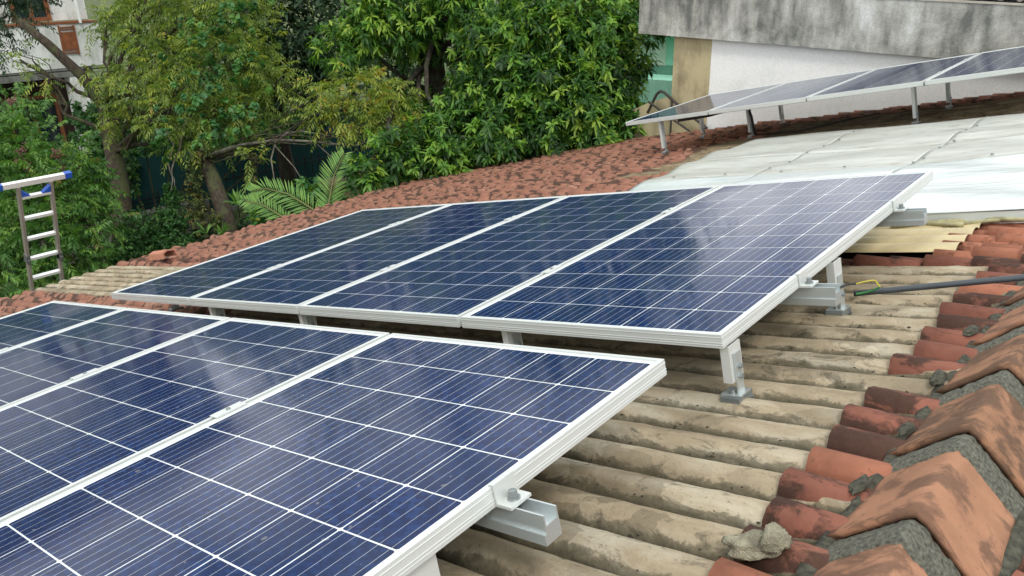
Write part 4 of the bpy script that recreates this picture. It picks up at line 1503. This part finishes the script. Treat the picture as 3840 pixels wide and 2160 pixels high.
# --- olive neem with the leaning trunk at the left
n0 = on_ground(at(308, 560, 13.4))
tk = [n0, at(308, 560, 13.4), at(302, 470, 13.4), at(285, 380, 13.5), at(262, 260, 13.5), at(205, 190, 13.2), at(120, 110, 12.9), at(45, 50, 12.6)]
blobs = [(at(px, py, d), r, n) for px, py, d, r, n in (
    (350, 50, 13.4, .55, 190), (470, 40, 13, .62, 220), (590, 60, 12.8, .55, 170), (400, 160, 12.8, .58, 180), (530, 170, 12.5, .55, 170), (640, 150, 12.7, .45, 120), (690, 210, 12.6, .32, 70),
    (330, 225, 13.0, .42, 130), (430, 270, 12.5, .45, 120), (545, 280, 12.4, .45, 120), (640, 270, 12.5, .33, 80), (480, 350, 12.3, .33, 70), (255, 190, 13.2, .2, 30), (50, 150, 12.8, .22, 12),
    (110, 195, 12.9, .2, 8), (300, 300, 12.8, .22, 34), (270, 60, 13.4, .22, 36), (400, -80, 13, .9, 240), (600, -90, 13, .9, 240), (500, -280, 13.3, 1.1, 240))]
ne, ntr = tree('neem_tree', 'olive green neem tree with a thick leaning limb in front of the white house', 'tree', None, tk, [0.19, 0.17, 0.155, 0.14, 0.12, 0.085, 0.07, 0.055], blobs,
               neem_fn(0.25, 0.8), LF_NEEM, BARK, 0.04, [3, 4], 6)
vp = []
for px, py, d, r, n in ((520, 250, 12.0, .5, 26), (600, 200, 12.0, .5, 26), (480, 150, 12.1, .5, 24), (560, 90, 12.2, .5, 26), (420, 330, 12.0, .4, 16), (600, 40, 12.3, .4, 16), (540, 330, 11.9, .35, 16), (600, 310, 11.9, .35, 14)):
    p, dd, rad = blob_points(at(px, py, d), r, n, 3)
    vp.append(rosettes(p, dd, 9, 0.085, 0.078, np.clip(rng.normal(0.42, 0.2, n), 0, 0.88), grav=0.6))
V, Fc, T = join(vp)
link('vine', fast_mesh('vine', V, Fc, LF_VINE, False, T), ne)
for i, (a, c) in enumerate((((420, 330), (440, 470)), ((470, 300), (430, 480)))):
    MB().tube(wiggle(at(a[0], a[1], 12.2), at(c[0], c[1], 12.1), 8, 0.15, i + 3), list(np.linspace(0.022, 0.006, 8)), 6).obj('dead_branch', BARK_G, ne, None, True)

# --- broken trunk with creeper and the yellow-leaved branch
t0 = on_ground(at(585, 620, 12.2))
tk = [t0, at(578, 590, 12.2), at(560, 520, 12.2), at(535, 450, 12.2), at(515, 405, 12.2), at(505, 380, 12.2)]
blobs = [(at(px, py, d), r, n) for px, py, d, r, n in ((830, 225, 11.8, .26, 60), (920, 225, 11.8, .3, 75), (1000, 240, 11.8, .26, 60), (880, 290, 11.8, .26, 55), (970, 300, 11.8, .26, 55), (800, 285, 11.9, .2, 35),
                                                   (1020, 300, 11.7, .18, 30), (640, 400, 12.0, .14, 14))]
be, btr = tree('neem_tree', 'snapped mossy trunk whose long low branch carries yellow-green leaves', 'tree', None, tk, [0.16, 0.135, 0.125, 0.115, 0.105, 0.08], blobs, neem_fn(0.45, 0.95), LF_NEEM, BARK, 0.011, [4], 4)
b = MB()
for q, r0 in (([(512, 395), (600, 365), (700, 352), (790, 356), (830, 362)], 0.045), ([(830, 362), (900, 365), (960, 345), (1010, 322)], 0.03), ([(700, 352), (720, 335), (760, 330), (850, 345), (900, 360)], 0.025),
              ([(695, 352), (682, 400), (690, 450), (700, 480)], 0.022), ([(790, 356), (840, 400), (880, 420)], 0.014), ([(690, 365), (740, 420), (770, 470)], 0.016)):
    pts = [at(x, y, 12.1 - 0.0004 * (x - 500)) for x, y in q]
    b.tube(pts, list(np.linspace(r0 * 0.62, r0 * 0.32, len(pts))), 7)
b.obj('bare_branch', BARK_G, be, None, True)
cp = []
for px, py, r, n in ((485, 440, .14, 60), (490, 490, .17, 90), (500, 540, .2, 110), (500, 400, .12, 40), (520, 380, .10, 24), (640, 395, .09, 24), (635, 430, .06, 20), (640, 460, .05, 14), (545, 560, .1, 30)):
    p, dd, rad = blob_points(at(px, py, 12.05), r, n, 3, (1, 1, 1.5))
    cp.append(rosettes(p, dd, 5, 0.045, 0.028, np.clip(rng.normal(0.45, 0.25, n), 0, 1), grav=0.6))
V, Fc, T = join(cp)
link('creeper', fast_mesh('creeper', V, Fc, LF_MOSS, False, T), be)

# --- dark trees farther back
for i, (px, py, d, lab_, bl) in enumerate((
        (700, 300, 16.5, 'dark dense tree filling the gap between the neem and the mango', ((650, 60, 16, .95, 260), (760, 60, 16, .95, 260), (700, 190, 16, .85, 230), (800, 170, 16, .7, 180), (620, 220, 16.5, .7, 160), (690, -140, 16, 1.3, 300), (850, -80, 16.5, 1.2, 280), (760, -380, 16.5, 1.5, 300), (790, 300, 16.2, .45, 90))),
        (1000, 300, 17.5, 'shadowy tree standing behind the mango tree', ((930, 120, 17, 1.2, 260), (1080, 60, 17, 1.2, 260), (1250, 100, 17, 1.3, 260), (1000, 260, 17, 1.0, 200), (1180, 260, 17, 1.0, 200), (1050, -200, 17, 1.6, 300), (1300, -250, 17, 1.7, 300))),
        (1500, 250, 16.5, 'dark tree behind the right side of the mango, by the mint house', ((1420, 120, 16.5, 1.2, 260), (1510, 100, 16.3, 0.95, 240), (1480, 270, 16.3, 1.0, 220), (1560, 250, 16, .4, 70), (1500, -200, 16.5, 1.6, 320))),
        (420, 250, 19.0, 'dark background tree behind the olive neem', ((420, 60, 18.5, 1.3, 260), (560, 120, 18.5, 1.3, 260), (440, 240, 18.5, 1.0, 200), (560, 300, 18.2, .8, 150), (480, -200, 18.5, 1.8, 300), (330, 330, 17.5, .5, 90), (300, 420, 16.5, .4, 70))))):
    c = at(px, py, d)
    g0 = on_ground(c)
    tree('dark_tree', lab_, 'tree', 'dark trees at the back of the garden', [g0, (g0 + c) / 2 + np.array([0.1, 0, 0]), c], [0.2, 0.17, 0.12],
         [(at(*q[:3]), q[3], q[4]) for q in bl], dark_leaf, LF_DARK, BARK_D, 0.05, None, 3)
c = at(30, 60, 13.5)
tree('dark_tree', 'dark drooping foliage in the upper left corner before the white house', 'tree', None, [on_ground(at(-150, 300, 13.5)), at(-120, 200, 13.5), at(-60, 60, 13.5)], [0.2, 0.16, 0.1],
     [(at(px, py, dd), r, n) for px, py, dd, r, n in ((15, 40, 13.4, .38, 80), (55, -40, 13.4, .42, 100), (-20, 110, 13.3, .26, 40), (-80, -100, 13.5, 1.0, 250), (110, -140, 13.6, .5, 110))],
     neem_fn(0.0, 0.3), LF_DARK, BARK_D, 0.03, None, 3)

# --- ferny shrub behind the ladder
blobs = [(at(px, py, d), r, n) for px, py, d, r, n in (
    (15, 262, 11.6, .22, 55), (70, 255, 11.7, .13, 22), (20, 350, 11.2, .38, 150), (80, 385, 11.3, .30, 95), (190, 430, 11.2, .36, 110), (60, 450, 10.9, .45, 170), (150, 500, 10.8, .42, 150),
    (240, 470, 11.3, .22, 50), (230, 560, 11.0, .34, 110), (60, 570, 10.6, .45, 170), (150, 620, 10.5, .40, 140), (30, 680, 10.3, .4, 130), (210, 650, 10.7, .30, 80), (-60, 400, 11, .5, 150), (-60, 620, 10.5, .5, 150), (130, 720, 10.4, .35, 90))]
c = at(110, 560, 11.2)
fe, _ = tree('feathery_shrub', 'tall feathery light green shrub behind the ladder', 'shrub', None, [on_ground(c), (on_ground(c) + c) / 2, c], [0.06, 0.05, 0.04], blobs, fern_leaf, LF_FERN, BARK, 0.016, None, 5)
p_ = []
for px, py in ((45, 400), (70, 420), (140, 385), (150, 420), (30, 250), (160, 440), (55, 375)):
    p, dd, rad = blob_points(at(px, py, 10.75), 0.075, 22, 2)
    p_.append(rosettes(p, dd, 4, 0.03, 0.018, np.full(22, 0.5)))
V, Fc, T = join(p_)
link('flower_spray', kind='stuff', parent=fe, mesh=fast_mesh('flower_spray', V, Fc, mat_leaf('dry_pink_flower', [(0.0, [0.12, 0.05, 0.05]), (1.0, [0.26, 0.12, 0.11])], 0.7, 0.2), False, T))

# --- clipped bushes, low plants
def bush(name, label, pts, L, w, mat, group=None, squash=(1, 1, 1)):
    e = empty(name, on_ground(at(*pts[0][:3])), label, 'bush', group)
    prt = []
    st = MB()
    for px, py, d, r, n in pts:
        p, dd, rad = blob_points(at(px, py, d), r, n, 4, squash)
        prt.append(rosettes(p, dd, 6, L, w, np.clip(rng.normal(0.5, 0.22, n), 0, 1), grav=0.1, bend=0.1))
        c = at(px, py, d)
        st.tube([on_ground(at(pts[0][0], pts[0][1], d)), c], [0.025, 0.008], 5)
    st.obj('stem', BARK, e)
    V, Fc, T = join(prt)
    link('foliage', fast_mesh('foliage', V, Fc, mat, False, T), e)


bush('clipped_bush', 'cone shaped clipped bush left of the snapped trunk', ((435, 500, 12.4, .13, 160), (440, 550, 12.4, .22, 300), (435, 610, 12.4, .32, 420), (450, 640, 12.3, .34, 360), (425, 470, 12.4, .06, 50)), 0.05, 0.026, LF_BUSH)
bush('clipped_bush', 'low spreading bush between the thick trunk and the cone bush', ((345, 580, 12.3, .28, 330), (375, 620, 12.2, .3, 330), (320, 640, 12.0, .3, 300), (280, 680, 11.8, .35, 300), (400, 560, 12.5, .2, 160)), 0.05, 0.026, LF_BUSH)
bush('leafy_plant', 'small broad-leaved plant just beyond the tiles by the palm', ((668, 548, 11.2, .12, 26), (640, 552, 11.2, .08, 14), (700, 545, 11.3, .09, 14)), 0.09, 0.05, LF_VINE)
bush('leafy_plant', 'bright leafy plant behind the two palm fronds', ((770, 480, 11.6, .18, 50), (800, 500, 11.5, .16, 40), (745, 500, 11.5, .13, 26), (710, 500, 11.6, .1, 16), (850, 505, 11.2, .12, 24)), 0.10, 0.055, LF_VINE)
bush('undergrowth_bush', 'dark undergrowth bush behind the palm and trunk base', ((600, 600, 12.6, .3, 160), (690, 570, 12.4, .3, 150), (780, 560, 12.2, .3, 150), (520, 620, 12.8, .3, 150)), 0.09, 0.04, LF_DARK)
bush('white_flower_bush', 'glossy dark bush with pale leaves in front of the white house door', ((205, 290, 15.5, .25, 60), (250, 300, 15.5, .3, 70), (230, 340, 15.3, .35, 90), (270, 380, 15.2, .35, 90), (300, 440, 15.0, .4, 100)), 0.12, 0.06, LF_BUSH)
bush('hedge', 'hanging greenery above the teal screen behind the neem', ((360, 350, 15.6, .3, 110), (430, 370, 15.6, .3, 110), (500, 350, 15.6, .3, 110), (590, 335, 15.6, .35, 120), (680, 320, 15.6, .35, 120), (760, 320, 15.6, .3, 100), (290, 380, 15.4, .3, 100)), 0.09, 0.045, LF_BUSH)


def frond_mesh(pts, half, npair, droop, seed):
    r = np.random.default_rng(seed)
    pts = np.array(pts)
    t = np.linspace(0, 1, len(pts))
    ts = np.linspace(0.12, 1.0, npair)
    st = np.stack([np.interp(ts, t, pts[:, i]) for i in range(3)], 1)
    tg = nrmz(np.gradient(st, axis=0))
    view = nrmz(CAM - st.mean(0))
    up = nrmz(np.cross(np.cross(tg, view + np.array([0, 0, 0.4])), tg))
    side = nrmz(np.cross(tg, up))
    B, Dd, Nn, L = [], [], [], []
    for s in (-1, 1):
        B.append(st)
        Dd.append(side * s * 0.9 + tg * 0.85 + r.normal(scale=0.05, size=st.shape))
        Nn.append(up)
        L.append(half * (np.sin(np.pi * (0.16 + 0.74 * ts)) * 0.85 + 0.2) * r.uniform(0.9, 1.1, len(ts)))
    L = np.concatenate(L)
    n = len(L)
    return leaves(np.concatenate(B), np.concatenate(Dd), np.concatenate(Nn), L, np.full(n, 0.020), droop * r.uniform(0.3, 2.0, n), np.clip(r.normal(0.5, 0.15, n), 0, 1))


pe = empty('young_palm', on_ground(at(790, 600, 11.0)), 'young palm with two upright feathery fronds behind the tiles', 'palm')
for k, (q, half, npair, droop) in enumerate((
        ([(840, 575, 10.9), (785, 525, 11.0), (725, 488, 11.1), (668, 474, 11.2), (632, 482, 11.2)], 0.31, 38, 0.14),
        ([(824, 560, 10.9), (828, 505, 11.0), (840, 440, 11.1), (866, 388, 11.2)], 0.31, 32, 0.08),
        ([(760, 580, 10.9), (710, 545, 10.9), (660, 515, 11.0), (610, 502, 11.0)], 0.22, 24, 0.15))):
    pts = [at(*p) for p in q]
    V, Fc, T = frond_mesh(pts, half, npair, droop, k)
    fr = link('frond', fast_mesh('frond', V, Fc, LF_PALM, False, T), pe)
    MB().tube(pts, list(np.linspace(0.016, 0.004, len(pts))), 6).obj('midrib', simple('palm_rib', [0.13, 0.14, 0.04], 0.6), fr, None, True)
MB().tube([on_ground(at(790, 600, 11.0)), at(805, 575, 10.95), at(818, 552, 10.9)], [0.07, 0.05, 0.03], 8).obj('stem', BARK, pe, None, True)
de = empty('strap_leaf_plant', on_ground(at(610, 560, 11.8)), 'clump of long strap leaves at the foot of the snapped trunk', 'plant')
V, Fc, T = [], [], []
prt = []
for px, py, n in ((600, 500, 16), (560, 575, 10), (640, 520, 12), (520, 570, 8)):
    c = at(px, py + 18, 11.7)
    a = rng.uniform(0, 6.28, n)
    dd = np.stack([np.cos(a) * 0.5, np.sin(a) * 0.5, rng.uniform(0.5, 1.2, n)], 1)
    prt.append(leaves(np.repeat(c[None], n, 0), dd, nrmz(np.cross(dd, rng.normal(size=(n, 3)))), rng.uniform(0.25, 0.45, n), np.full(n, 0.035), rng.uniform(0.2, 0.8, n), rng.uniform(0, 0.6, n)))
V, Fc, T = join(prt)
link('strap_leaves', fast_mesh('strap_leaves', V, Fc, LF_PALM, False, T), de, kind='stuff')
print('objects', len(bpy.data.objects), 'tiles', len(tile_jobs), 'tris', sum(len(o.data.loops) - 2 * len(o.data.polygons) for o in bpy.data.objects if o.type == 'MESH'))
